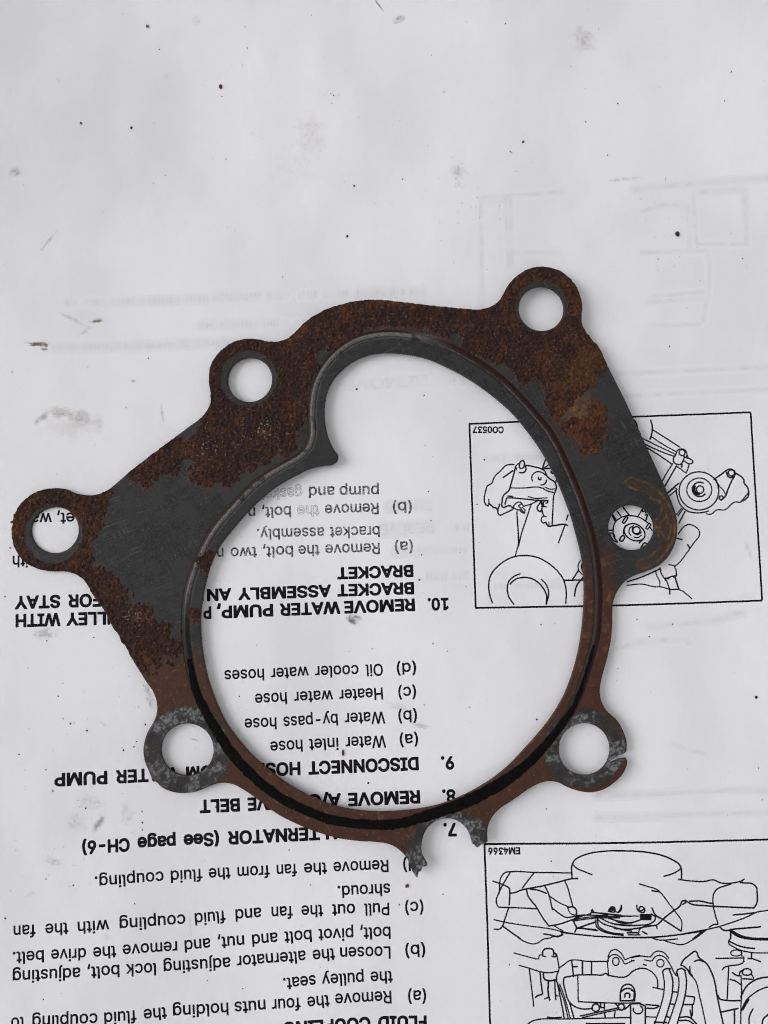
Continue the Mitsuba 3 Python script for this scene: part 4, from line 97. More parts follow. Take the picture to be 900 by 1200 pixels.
def ring_curve(points, closed=True, corner=50, steps=6):
    """A curve through the points, rounded except at sharp corners."""
    p = np.asarray(points, float)
    if closed and np.allclose(p[0], p[-1]):
        p = p[:-1]
    n = len(p)
    if n < 3:
        return p
    prev, nxt = np.roll(p, 1, 0), np.roll(p, -1, 0)
    a, b = p - prev, nxt - p
    la, lb = np.linalg.norm(a, axis=1) + 1e-9, np.linalg.norm(b, axis=1) + 1e-9
    turn = np.degrees(np.arccos(np.clip((a * b).sum(1) / la / lb, -1, 1)))
    tan = (a / la[:, None] * lb[:, None] + b / lb[:, None] * la[:, None]) / (la + lb)[:, None]
    tan /= np.linalg.norm(tan, axis=1, keepdims=True) + 1e-9
    sharp = turn > corner
    if not closed:
        sharp[0] = sharp[-1] = True
    out = []
    for i in range(n if closed else n - 1):
        j = (i + 1) % n
        d = p[j] - p[i]
        length = np.linalg.norm(d)
        m0 = d if sharp[i] else tan[i] * length
        m1 = d if sharp[j] else tan[j] * length
        t = (np.arange(steps) / steps)[:, None]
        out.append((2 * t**3 - 3 * t**2 + 1) * p[i] + (t**3 - 2 * t**2 + t) * m0 + (3 * t**2 - 2 * t**3) * p[j] + (t**3 - t**2) * m1)
    if not closed:
        out.append(p[-1:])
    return np.vstack(out)


def resample(points, step, closed=True):
    p = np.asarray(points, float)
    if closed:
        p = np.vstack([p, p[:1]])
    s = np.concatenate([[0], np.cumsum(np.linalg.norm(np.diff(p, axis=0), axis=1))])
    n = max(3, int(round(s[-1] / step)))
    at = np.linspace(0, s[-1], n + 1)[: n if closed else n + 1]
    return np.stack([np.interp(at, s, p[:, 0]), np.interp(at, s, p[:, 1])], 1)


def tag(key, label=None, category=None, group=None, kind=None):
    labels[key] = {k: v for k, v in (("label", label), ("category", category), ("group", group), ("kind", kind)) if v}


# ------------------------------------------------------------------ materials
def prin(color, rough=0.6, spec=0.4, **more):
    return {"type": "twosided", "bsdf": {"type": "principled", "base_color": color, "roughness": rough, "specular": spec, **more}}


def rgb(r, g, b):
    return {"type": "rgb", "value": [r, g, b]}


def paper_color(p, n, uv):
    x, y = p.x * 1000, p.y * 1000
    fine = noise(x * 5.0, y * 5.0, 3.0)
    soft = fbm(x / 17.0, y / 30.0, 1.3, 4)  # mottled page-wave shading and dirt haze, put into the paper colour
    fibre = fbm(x * 1.6, y * 0.5, 5.1, 3)
    c = mix((0.735, 0.735, 0.742), (0.815, 0.815, 0.818), smoothstep(0.25, 0.65, soft)) * (0.985 + 0.03 * fine) * (0.985 + 0.03 * fibre)
    grain = smoothstep(0.34, 0.72, fbm(x * 1.7, y * 1.7, 9.0, 4))
    streak = fbm(x * 0.9 + 5, y * 4.0, 2.0, 3)
    cloud = fbm(x * 0.55, y * 0.55, 14.0, 4)
    for (sx, sy, rx, ry, ang, strength, grainy, brown) in SMUDGES:
        ca, sa = math.cos(math.radians(-ang)), math.sin(math.radians(-ang))
        u, v = ((x - sx) * ca + (y - sy) * sa) / rx, ((y - sy) * ca - (x - sx) * sa) / ry
        r = dr.sqrt(u * u + v * v) + (0.9 * (streak - 0.5) if rx > 2 * ry else 1.5 * (cloud - 0.5))
        m = 1.55 * strength * smoothstep(1.15, 0.2, r) * (1 - 0.55 * grainy + 0.95 * grainy * grain)
        stain = (0.10 + 0.16 * brown, 0.10 + 0.095 * brown, 0.095 + 0.03 * brown)
        c = mix(c, stain, dr.minimum(m, 0.95))
    return c


def show_through_color(p, n, uv):
    x, y = p.x * 1000, p.y * 1000
    return mix((0.695, 0.70, 0.71), (0.745, 0.747, 0.755), smoothstep(0.3, 0.7, fbm(x * 0.6, y * 0.6, 4.0, 4)))


def ink_color(p, n, uv):
    x, y = p.x * 1000, p.y * 1000
    worn = smoothstep(0.66, 0.86, fbm(x * 4.0, y * 4.0, 6.0, 2))
    return mix((0.003, 0.003, 0.004), (0.04, 0.04, 0.045), worn)


def faint_ink_color(p, n, uv):
    x, y = p.x * 1000, p.y * 1000
    worn = smoothstep(0.40, 0.75, fbm(x * 4.5, y * 4.5, 2.0, 2))
    return mix((0.025, 0.025, 0.028), (0.33, 0.33, 0.34), worn)


def plate_color(p, n, uv):
    """uv: x = brown rust film, y = 0.5 bare coating, up to 1 ochre stain, down to 0 grey flaking metal."""
    x, y = p.x * 1000, p.y * 1000
    speck = noise(x * 7.0, y * 7.0, 1.0)
    mott = fbm(x * 1.1, y * 1.1, 2.0, 3)
    brush = fbm((x * 0.8 + y * 0.6) * 0.35, (y * 0.8 - x * 0.6) * 2.6, 7.0, 3)
    coat = mix((0.004, 0.004, 0.004), (0.034, 0.034, 0.0335), 0.35 * brush + 0.65 * speck) * (0.7 + 0.6 * mott)
    coat = mix(coat, (0.13, 0.13, 0.125), 0.6 * smoothstep(0.84, 0.97, noise(x * 6.3, y * 6.3, 21.0)))
    coat = mix(coat, (0.008, 0.008, 0.008), 0.7 * smoothstep(0.8, 0.93, noise(x * 5.1, y * 5.1, 33.0)))
    scratch = smoothstep(0.80, 0.93, noise((x * 0.94 + y * 0.34) * 0.22, (y * 0.94 - x * 0.34) * 8.0, 41.0)) + smoothstep(0.84, 0.95, noise((x * 0.5 - y * 0.86) * 0.2, (y * 0.5 + x * 0.86) * 7.0, 45.0))
    coat = mix(coat, (0.085, 0.085, 0.083), 0.6 * dr.minimum(scratch, 1.0) * smoothstep(0.35, 0.65, fbm(x * 0.12, y * 0.12, 51.0, 2)))
    coat = mix(coat, (0.029, 0.0296, 0.031), 0.65 * smoothstep(0.48, 0.72, fbm(x * 0.16, y * 0.16, 55.0, 4)))  # lighter patches paint the coating's sheen into its colour
    film = mix((0.024, 0.0085, 0.005), (0.080, 0.028, 0.0135), 0.5 * speck + 0.5 * fbm(x * 0.7, y * 0.7, 5.0, 3))
    film = mix(film, (0.16, 0.075, 0.028), 0.7 * smoothstep(0.66, 0.85, fbm(x * 1.9, y * 1.9, 12.0, 3)))
    film = mix(film, (0.016, 0.010, 0.009), 0.7 * smoothstep(0.70, 0.86, fbm(x * 2.4, y * 2.4, 15.0, 2)))
    c = mix(coat, film, uv.x)
    ochre = mix((0.055, 0.027, 0.010), (0.23, 0.098, 0.022), fbm(x * 2.0, y * 2.0, 9.0, 3))
    c = mix(c, ochre, smoothstep(0.5, 1.0, uv.y) * (0.25 + 0.75 * smoothstep(0.35, 0.7, fbm(x * 1.5, y * 1.5, 3.0, 3))))
    flake = mix((0.035, 0.036, 0.036), (0.20, 0.21, 0.205), smoothstep(0.28, 0.78, fbm(x * 2.6, y * 2.6, 8.0, 3)))
    return mix(c, flake, 0.85 * smoothstep(0.5, 0.05, uv.y))


def crust_color(p, n, uv):
    """uv: x = how orange, y = how many pale flecks."""
    x, y = p.x * 1000, p.y * 1000
    a, b = fbm(x * 0.34, y * 0.34, 1.0, 4), fbm(x * 1.9, y * 1.9, 4.0, 4)
    g = noise(x * 7.0, y * 7.0, 5.0)
    c = mix((0.022, 0.0095, 0.0075), (0.054, 0.0185, 0.0115), smoothstep(0.25, 0.78, 0.65 * b + 0.35 * g))
    c = mix(c, (0.022, 0.0105, 0.0105), 0.8 * smoothstep(0.50, 0.70, fbm(x * 0.5, y * 0.5, 23.0, 3)))
    c = mix(c, (0.112, 0.038, 0.013), 0.8 * smoothstep(0.50, 0.80, 0.42 * b + 0.50 * a + 0.14 * g + 0.34 * (uv.x - 0.30)))
    c = mix(c, mix((0.042, 0.019, 0.008), (0.112, 0.050, 0.014), smoothstep(0.3, 0.75, b)), 0.8 * smoothstep(0.62, 0.95, uv.x))
    c = mix(c, (0.20, 0.072, 0.018), 0.8 * smoothstep(0.74, 0.88, fbm(x * 2.3, y * 2.3, 27.0, 2)))
    c = mix(c, (0.010, 0.006, 0.006), 0.7 * smoothstep(0.66, 0.82, fbm(x * 2.9, y * 2.9, 13.0, 2)))
    c = c * 0.74
    return mix(c, (0.34, 0.29, 0.28), (0.2 + 0.6 * uv.y) * smoothstep(0.87 - 0.24 * uv.y, 0.97, noise(x * 3.3, y * 3.3, 17.0)))


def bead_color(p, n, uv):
    """uv: x = red brown rust with painted shade at right, y = painted shade line and groove dirt."""
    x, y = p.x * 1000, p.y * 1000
    c = mix((0.060, 0.057, 0.054), (0.19, 0.182, 0.175), noise(x * 5.5, y * 5.5, 2.0))  # pale base carries the bead's lit strip in its colour
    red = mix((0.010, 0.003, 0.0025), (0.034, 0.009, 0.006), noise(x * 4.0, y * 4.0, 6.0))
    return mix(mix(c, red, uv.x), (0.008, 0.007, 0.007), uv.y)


def sealant_color(p, n, uv):
    x, y = p.x * 1000, p.y * 1000
    c = mix((0.002, 0.002, 0.002), (0.006, 0.005, 0.005), noise(x * 3.0, y * 3.0, 2.0))
    return mix(c, (0.10, 0.05, 0.03), 0.7 * smoothstep(0.94, 0.98, noise(x * 4.2, y * 4.2, 11.0)))


scene["paper"] = prin(mikit.proc(paper_color), 0.75, 0.25)
scene["show_through"] = prin(mikit.proc(show_through_color), 0.75, 0.25)
scene["show_through_edge"] = prin(rgb(0.752, 0.754, 0.762), 0.75, 0.25)
scene["show_through_rim"] = prin(rgb(0.768, 0.769, 0.775), 0.75, 0.25)
scene["ink"] = prin(mikit.proc(ink_color), 0.7, 0.12)
scene["faint_ink"] = prin(mikit.proc(faint_ink_color), 0.7, 0.15)
scene["coated_steel"] = prin(mikit.proc(plate_color), 0.62, 0.30)
scene["rust"] = prin(mikit.proc(crust_color), 0.82, 0.25)
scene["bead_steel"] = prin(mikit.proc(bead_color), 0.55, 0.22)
scene["black_sealant"] = prin(mikit.proc(sealant_color), 0.9, 0.08)
scene["crumb_black"] = prin(rgb(0.018, 0.013, 0.012), 0.7)
scene["crumb_brown"] = prin(rgb(0.075, 0.030, 0.020), 0.7)
scene["crumb_grey"] = prin(rgb(0.15, 0.13, 0.10), 0.7)
scene["table_top"] = prin(mikit.proc(lambda p, n, uv: mix((0.16, 0.11, 0.07), (0.24, 0.17, 0.11), fbm(p.x * 60, p.y * 6, 1.0, 4))), 0.5)

# ------------------------------------------------------------------ table and sheet
table = trimesh.creation.box([0.9, 0.7, 0.03])
table.apply_translation([0, 0, -0.0172])
scene["tabletop"] = mikit.ply(table, "table_top")
tag("tabletop", "wooden table top under the printed sheet", kind="structure")

gx, gy = np.meshgrid(np.arange(-104, 112.01, 0.6), np.arange(-146, 133.01, 0.6), indexing="ij")
gz = page_height(gx, gy)
nx, ny = gx.shape
idx = np.arange(nx * ny).reshape(nx, ny)
quads = np.stack([idx[:-1, :-1], idx[1:, :-1], idx[1:, 1:], idx[:-1, 1:]], -1).reshape(-1, 4)
pv = np.stack([gx.ravel() / 1000, gy.ravel() / 1000, gz.ravel()], 1)
scene["manual_page__sheet"] = mikit.ply((pv, quads), "paper", smooth=True)
tag("manual_page", "white smudged manual page with upside-down black print and two line drawings", "paper")


def drape(shape, material, up_mm=0.06, seg=1.5):
    """Flat print: the 2-D shape as one thin sheet that follows the paper."""
    vs, fs, at = [], [], 0
    x0, y0, x1, y1 = shape.bounds
    if max(x1 - x0, y1 - y0) > 30:   # cut into small cells so that long pieces follow the waves
        cells = [shapely.clip_by_rect(shape, u, w, u + 3, w + 3) for u in np.arange(x0, x1, 3.0) for w in np.arange(y0, y1, 3.0)]
        pieces = [g for c_ in cells if not c_.is_empty for g in getattr(c_, "geoms", [c_])]
    else:
        pieces = getattr(shape, "geoms", [shape])
    for g in pieces:
        if g.geom_type != "Polygon" or g.area < 1e-4:
            continue
        v, f = trimesh.creation.triangulate_polygon(g, engine="earcut")
        vs.append(v)
        fs.append(f + at)
        at += len(v)
    v, f = np.vstack(vs), np.vstack(fs)
    z = page_height(v[:, 0], v[:, 1]) * 1000 + up_mm
    v3 = np.column_stack([v, z]) / 1000
    n = np.cross(v3[f[:, 1]] - v3[f[:, 0]], v3[f[:, 2]] - v3[f[:, 0]])
    f[n[:, 2] < 0] = f[n[:, 2] < 0][:, ::-1]
    return mikit.ply((v3, f), material, smooth=True)


glyphs = {}


def word_shape(text, bold):
    """Outline of a word, capitals 1 high, starting at x = 0, and its width."""
    if (text, bold) not in glyphs:
        m = meshkit.text_mesh(text, 70.0, 1.0, bold=bold)
        top = m.triangles[m.face_normals[:, 2] > 0.9][:, :, :2]
        shape = unary_union([Polygon(t).buffer(0.05) for t in top]).buffer(2.6 if bold else 1.9)
        x0, y0, x1, y1 = shape.bounds
        glyphs[text, bold] = shapely.affinity.affine_transform(shape, [1 / 70, 0, 0, 1 / 70, -x0 / 70, 0]), (x1 - x0) / 70
    return glyphs[text, bold]


def set_word(text, x0, y0, x1, y1, cap, bold, hollow=False):
    shape, width = word_shape(text, bold)
    if hollow:
        shape = shape.difference(shape.buffer(-0.042))
    d = np.array([x1 - x0, y1 - y0])
    s = np.linalg.norm(d)
    d /= s
    n = np.array([-d[1], d[0]])
    k = s / width
    return shapely.affinity.affine_transform(shape, [d[0] * k, n[0] * cap, d[1] * k, n[1] * cap, x0, y0])


import shapely.affinity

for number, (bold, words) in enumerate(PRINT):
    for faint in (False, True):
        chosen = [w for w in words if bool(w[6]) == faint]
        if not chosen:
            continue
        key = "manual_page__text_line" if number == 0 else f"manual_page__text_line_{number:03d}"
        if key in scene:
            key = f"manual_page__faded_word_{number:03d}"
        scene[key] = drape(unary_union([set_word(*w[:6], bold, w[6] == 2) for w in chosen]), "faint_ink" if faint else "ink")


def pen(lines, width, seed, rough=0.02):
    r = rng(seed)
    out = []
    for line in lines:
        p = ring_curve(line, closed=False, corner=48, steps=5) if len(line) > 2 else np.asarray(line, float)
        p = resample(p, 0.5, closed=False)
        p = p + r.normal(0, rough * 0.6, p.shape)
        w = width * r.uniform(0.86, 1.14)
        out.append(LineString(p).buffer(w / 2, quad_segs=3))
    return unary_union(out)


for name, frame, drawing, caption, seed in (("line_drawing", FRAME_1, DRAWING_1, CAPTIONS[0], 11), ("line_drawing_001", FRAME_2, DRAWING_2, CAPTIONS[1], 12)):
    key = "manual_page__" + name
    scene[key + "__frame"] = drape(pen([frame], 0.42, seed, 0.02), "ink")
    scene[key + "__strokes"] = drape(pen(drawing, 0.33, seed + 10), "ink")
    scene[key + "__caption"] = drape(set_word(*caption, True), "ink")
tag("manual_page__line_drawing", "framed drawing of pulleys and a pump, partly under the gasket")
tag("manual_page__line_drawing_001", "framed engine drawing at the page's lower right corner")

# what is printed on the other side shows faintly through the sheet
ghost = [pen(GHOST_LINES, 0.9, 31)]
for word in GHOST_TEXT:
    ghost.append(set_word(*word))
r = rng(5)
for x0, y0, x1, y1, h in GHOST_ROWS:
    at = 0.0
    d = np.array([x1 - x0, y1 - y0])
    length = np.linalg.norm(d)
    while at < length:
        w = r.uniform(0.5, 1.3)
        if r.random() < 0.86:
            c = np.array([x0, y0]) + d * (at + w / 2) / length
            ghost.append(shapely.affinity.scale(Point(c[0], c[1] - h / 2).buffer(0.5, quad_segs=2), w * 0.9, h * r.uniform(0.7, 1.05)))
        at += w
soft = unary_union(ghost)
scene["manual_page__show_through"] = drape(soft, "show_through", 0.045)
scene["manual_page__show_through_blur"] = drape(soft.buffer(0.35), "show_through_edge", 0.03)
scene["manual_page__show_through_blur_001"] = drape(soft.buffer(0.8), "show_through_rim", 0.018)
tag("manual_page__show_through", "faint grey print showing through from the other side")

# ------------------------------------------------------------------ the gasket
THICK, CELL = 0.9, 0.165
outer = ring_curve(OUTLINE)
opening = ring_curve(OPENING)
holes = []
for k, (cx, cy, rx, ry) in enumerate(BOLT_HOLES):
    a = np.linspace(0, 2 * np.pi, 140, endpoint=False)
    holes.append(np.stack([cx + rx * np.cos(a), cy + ry * np.sin(a)], 1))
crust_poly = {k: Polygon(ring_curve(v, corner=75)).buffer(0) for k, v in CRUST.items()}
rusty = unary_union(list(crust_poly.values()))

rings = []
for pts in [outer, opening, *holes]:
    p = resample(pts, CELL)
    t = np.roll(p, -1, 0) - np.roll(p, 1, 0)
    t /= np.linalg.norm(t, axis=1, keepdims=True) + 1e-9
    nrm = np.stack([t[:, 1], -t[:, 0]], 1)
    on = shapely.contains_xy(rusty, p[:, 0], p[:, 1]).astype(float)
    if pts is outer or pts is opening:
        p = p + nrm * ((fb(p[:, 0], p[:, 1], 0.55, 3, 3) - 0.5) * (0.05 + 0.20 * on))[:, None]
    rings.append(p)
plate = Polygon(rings[0], [r_ for r_ in rings[1:]])
if not plate.is_valid:
    plate = plate.buffer(0)
    if plate.geom_type != "Polygon":
        plate = max(plate.geoms, key=lambda g: g.area)
    rings = [np.array(plate.exterior.coords)[:-1], *[np.array(i.coords)[:-1] for i in plate.interiors]]
edge = np.vstack(rings)
edge_tree = cKDTree(np.vstack([resample(q, 0.06) for q in rings]))

xmin, ymin, xmax, ymax = plate.bounds
hx, hy = np.meshgrid(np.arange(xmin, xmax, CELL), np.arange(ymin, ymax, CELL * 0.866))
hx = hx + (np.arange(hx.shape[0]) % 2)[:, None] * CELL / 2
grid = np.stack([hx.ravel(), hy.ravel()], 1)
grid = grid[shapely.contains_xy(plate, grid[:, 0], grid[:, 1])]
grid = grid + rng(1).uniform(-0.03, 0.03, grid.shape)
grid = grid[edge_tree.query(grid)[0] > CELL * 0.55]
P = np.vstack([edge, grid])
tri = Delaunay(P).simplices
mid = P[tri].mean(1)
tri = tri[shapely.contains_xy(plate, mid[:, 0], mid[:, 1])]
a, b, c = P[tri[:, 0]], P[tri[:, 1]], P[tri[:, 2]]
area = (b[:, 0] - a[:, 0]) * (c[:, 1] - a[:, 1]) - (b[:, 1] - a[:, 1]) * (c[:, 0] - a[:, 0])
tri[area < 0] = tri[area < 0][:, ::-1]
tri = tri[np.abs(area) > 1e-7]
X, Y = P[:, 0], P[:, 1]
edge_d = edge_tree.query(P)[0]

# the pressed bead: signed distance across it, inwards positive
bead_ring = resample(ring_curve(BEAD_LINE), 0.05)
bead_tree = cKDTree(bead_ring)
bd, bi = bead_tree.query(P)
S = np.where(shapely.contains_xy(Polygon(bead_ring), X, Y), bd, -bd)
arc = bi / len(bead_ring)


def arc_of(name):
    return bead_tree.query(np.array(MARKS[name]))[1] / len(bead_ring)


half = 0.78
ridge = np.where(np.abs(S) < half, np.cos(np.pi / 2 * np.clip(S / half, -1, 1)) ** 2, 0.0)

# loose fields
n_big, n_mid, n_fine = fb(X, Y, 3.0, 1), fb(X, Y, 0.9, 2), fb(X, Y, 0.42, 5, 3)


def inside(poly):
    """Signed distance in mm, positive inside."""
    ring = np.array(poly.exterior.coords)[:-1]
    d = cKDTree(resample(ring, 0.1)).query(P)[0]
    return np.where(shapely.contains_xy(poly, X, Y), d, -d)


wander = (n_big - 0.5) * 2.4 + (n_mid - 0.5) * 2.6 + (n_fine - 0.5) * 1.6
crust_in = {k: inside(v) + wander * (0.75 if k.startswith("lip") else 1.0) + (1.6 * (n_big - 0.55) * (Y < -27) if k == "left" else 0) for k, v in crust_poly.items()}
# washers have kept the coating beside the bolt holes
washer = np.zeros(len(P))
for (cx, cy, rx, ry), w, tilt, side in zip(BOLT_HOLES[:3], (1.1, 1.35, 0.75), (0.95, 0.35, 0.6), (-115, 150, 110)):
    rr = np.hypot(X - cx, Y - cy) - rx
    ang = np.arctan2(Y - cy, X - cx)
    wide = w * (1 + tilt * np.cos(ang - np.radians(side))) + (n_mid - 0.5) * 1.0 + (n_fine - 0.5) * 0.8
    washer = np.maximum(washer, sstep(wide + 0.3, wide - 0.3, rr))
bare_bead = np.abs(S + 0.05) < 0.95
crust_amount = {}
for k, v in crust_in.items():
    m = sstep(-0.12, 0.30, v) * (1 - washer)
    if not k.startswith("lip"):
        m = m * sstep(-0.75, -1.05, S + 0.25 * (n_fine - 0.5))
    crust_amount[k] = m
crust_all = np.max(list(crust_amount.values()), axis=0)
# chipped places inside the big crust
chips = sstep(0.73, 0.80, fb(X, Y, 2.3, 8))
crust_all = crust_all * (1 - 0.9 * chips)

# black sealant along the bead's lower half
s0, s1 = arc_of("seal_a"), arc_of("seal_b")
lo, hi = min(s0, s1), max(s0, s1)
along = (arc - lo) / (hi - lo)
knots = np.array([(0, 0.30), (.06, 0.38), (.13, 0.62), (.22, 0.95), (.30, 1.22), (.345, 1.25), (.40, 1.15), (.50, 1.0), (.60, .95), (.72, 1.0), (.80, 1.1), (.88, 1.05), (.94, 0.8), (1, .5)])
if s0 < s1:
    knots = np.column_stack([1 - knots[::-1, 0], knots[::-1, 1]])
width = 1.04 * np.interp(along, knots[:, 0], knots[:, 1])
ragged = (fb(X, Y, 0.7, 14, 3) - 0.5) * 0.42
seal = np.where((along > 0) & (along < 1), sstep(-0.07, 0.07, width + 0.86 * ragged + (n_mid - 0.5) * 0.6 - np.abs(S)), 0.0)

# brown film, ochre stain, grey flaking round the lower three bolt holes
disc = np.zeros(len(P))
for k, w in ((4, 3.2), (5, 3.6)):
    cx, cy, rx, ry = BOLT_HOLES[k]
    rr = np.hypot(X - cx, Y - cy) - rx
    disc = np.maximum(disc, sstep(w + 0.5, w - 0.5, rr + (n_mid - 0.5) * 2.2))
bx, by = 14.2, -74.0
rr = np.hypot(X - bx, Y - by)
disc = np.maximum(disc, sstep(10.4, 9.0, rr + (n_mid - 0.5) * 3.0) * sstep(3.5, 1.5, X - bx - 7 + (n_mid - .5) * 2))
cx, cy = BOLT_HOLES[4][:2]
ang = np.degrees(np.arctan2(Y - cy, X - cx))
low_edge = (ang > -120) & (ang < -22) & (np.hypot(X - cx, Y - cy) > 8.2 + (n_mid - 0.5) * 1.2)
disc = np.where(low_edge, 0, disc)
film_l = sstep(-28.0, -34.5, Y + (n_big - 0.5) * 7)
film_r = sstep(-5.0, -19.0, Y + (n_big - 0.5) * 10) * sstep(52, 49, X + (n_mid - .5) * 3) * sstep(41, 43.5, X - 0.03 * Y)
film = np.maximum(np.where(X < 25, film_l, 0), np.where(X >= 25, np.maximum(film_r, sstep(-22, -28, Y)), 0))
lip_film = sstep(-29, -33, Y + (n_mid - 0.5) * 3)
film = np.where((S > 0.6) & (X < 0), lip_film, film) * (1 - disc)
lip_speck = (S > 0.5) & (X < 0) & (Y < -5)
film = np.maximum(film, np.where(lip_speck, sstep(0.66, 0.72, fb(X, Y, 1.6, 19)), 0))
film = np.clip(film - 0.75 * sstep(0.62, 0.78, fb(X, Y, 1.9, 23)) * (Y > -34), 0, 1)
halo = sstep(-1.0, 0.1, np.max(list(crust_in.values()), axis=0) + (n_mid - 0.5) * 2.0) * (np.abs(S) > 0.95)
film = np.maximum(film, 0.5 * halo * (1 - 0.8 * washer))
cres = inside(Polygon(ring_curve(CRESCENT, corner=75)).buffer(0))
band = np.exp(-((cres - 0.25 + (n_mid - 0.5) * 0.8) / 0.22) ** 2)
cres_fill = sstep(-0.3, 0.9, cres + (n_mid - 0.5) * 1.8)
band2 = np.exp(-((cres - 1.5 + (n_big - 0.5) * 2.5) / 0.22) ** 2) * sstep(0, .6, cres)
ochre = np.clip((0.95 * band * sstep(-0.6, 0, cres) + 0.6 * band2) * (0.35 + 1.3 * sstep(0.3, 0.65, n_big)) + 0.16 * cres_fill, 0, 1)
film = np.maximum(film, 0.32 * cres_fill)
stain = np.exp(-(((X - 42.5) / 4.2) ** 2 + ((Y - 22.5) / 6.5) ** 2))
ochre = np.maximum(ochre, 0.75 * stain * sstep(0.3, 0.6, n_mid + 0.2))
ochre = np.maximum(ochre, np.where((X > 38) & (Y < -4) & (Y > -34), 0.75 * film * sstep(0.52, 0.70, fb(X, Y, 1.4, 29)), 0))
flake = 1.0 * disc * sstep(0.44, 0.62, 0.6 * fb(X, Y, 2.2, 37) + 0.4 * n_mid)
hole5 = np.hypot(X - BOLT_HOLES[4][0], Y - BOLT_HOLES[4][1])
flake = np.maximum(flake, 0.9 * disc * ((ang > -38) & (ang < 14) & (hole5 > 5.6)) * sstep(0.30, 0.5, n_mid))
film = np.maximum(film, 0.12 * disc)

Z = (lift_of(P) + THICK
     + 0.36 * ridge * (1 - 0.8 * seal) + 0.08 * seal
     - 0.07 * np.exp(-((np.abs(S) - 0.88) / 0.16) ** 2)
     - 0.10 * np.clip(1 - edge_d / 0.16, 0, 1) ** 2
     + crust_all * (0.03 + 0.42 * np.abs(n_mid - 0.5) * 2 + 0.45 * (n_fine - 0.5) + 0.5 * (fb(X, Y, 1.7, 61) - 0.4))
     + seal * (0.05 + 0.10 * (fb(X, Y, 1.0, 41) - 0.5))
     + flake * (0.03 + 0.05 * (n_fine - 0.5))
     + film * 0.035 * (n_fine - 0.5)
     + 0.012 * (fb(X, Y, 0.5, 43, 2) - 0.5))
V = np.column_stack([X, Y, Z]) / 1000
fn = np.cross(V[tri[:, 1]] - V[tri[:, 0]], V[tri[:, 2]] - V[tri[:, 0]])
N = np.zeros_like(V)
for k in range(3):
    np.add.at(N, tri[:, k], fn)
N /= np.linalg.norm(N, axis=1, keepdims=True) + 1e-20

# uv: wear of each surface, plus painted shade on the bead (what the materials read)
uv_plate = np.column_stack([film, 0.5 + 0.5 * ochre - 0.5 * flake * (1 - ochre)])
orange = np.clip(0.25 + 0.9 * (fb(X, Y, 5.0, 47) - 0.5)
                 + 0.62 * np.exp(-(((X - 44) / 6.0) ** 2 + ((Y - 31) / 8.0) ** 2))
                 + 0.42 * sstep(36, 38, X) * sstep(26, 22, Y)
                 + 0.25 * sstep(40, 46, Y + 0.1 * X) * sstep(-20, -8, X)
                 + 0.10 * sstep(-60, -70, X), 0, 1)
pale = np.clip(0.85 * np.exp(-(((X + 26.5) / 4.5) ** 2 + ((Y - 18) / 3.5) ** 2)) + 0.7 * np.exp(-(((X + 39) / 3.5) ** 2 + ((Y - 14) / 2.5) ** 2)) + 0.6 * np.exp(-(((X + 55) / 5) ** 2 + ((Y + 23) / 3) ** 2)), 0, 1)
uv_crust = np.column_stack([orange, pale])
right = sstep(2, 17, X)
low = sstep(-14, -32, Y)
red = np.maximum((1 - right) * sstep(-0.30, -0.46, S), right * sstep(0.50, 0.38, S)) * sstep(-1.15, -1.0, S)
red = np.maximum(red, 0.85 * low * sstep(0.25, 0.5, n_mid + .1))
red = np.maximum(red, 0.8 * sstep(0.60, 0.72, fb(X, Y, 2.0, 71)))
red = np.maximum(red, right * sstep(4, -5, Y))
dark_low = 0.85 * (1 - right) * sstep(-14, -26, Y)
uv_bead = np.column_stack([np.clip(red, 0, 1), np.maximum(dark_low, np.maximum(0.97 * np.exp(-((S - 0.66) / 0.20) ** 2) * (0.75 + 0.25 * n_mid), 0.95 * right * sstep(0.60, 0.70, S)))])  # dark line of the bead's shaded side painted in, along with groove dirt

tc, ts = crust_all[tri].mean(1), seal[tri].mean(1)
tb = np.abs(S[tri].mean(1) + 0.06) < 0.98
kind = np.where(ts > 0.5, 3, np.where(tc > 0.5, 1, np.where(tb, 2, 0)))
order = list(crust_amount)
which = np.array([crust_amount[k][tri].mean(1) for k in order]).argmax(0)


def emit(key, faces, uv, material, v=V, n=N):
    used, inv = np.unique(faces, return_inverse=True)
    path = meshkit.write_ply((v[used], inv.reshape(faces.shape)), False, uv[used], None, normals=n[used])
    scene[key] = {"type": "ply", "filename": path, "face_normals": False, "bsdf": {"type": "ref", "id": material}}


emit("metal_gasket__plate__face", tri[kind == 0], uv_plate, "coated_steel")
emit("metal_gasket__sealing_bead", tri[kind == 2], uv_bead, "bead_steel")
emit("metal_gasket__sealant_strip", tri[kind == 3], uv_plate, "black_sealant")
patch_labels = {"upper": "thick rough rust over the upper shoulder and two bolt ears", "right": "small orange rust patch above the right bolt hole", "left": "thick rust over the left ear and arm"}
for k, name in enumerate(order):
    key = "metal_gasket__rust_crust" if k == 0 else f"metal_gasket__rust_crust_{k:03d}"
    emit(key, tri[(kind == 1) & (which == k)], uv_crust, "rust")
    if name in patch_labels:
        tag(key, patch_labels[name])

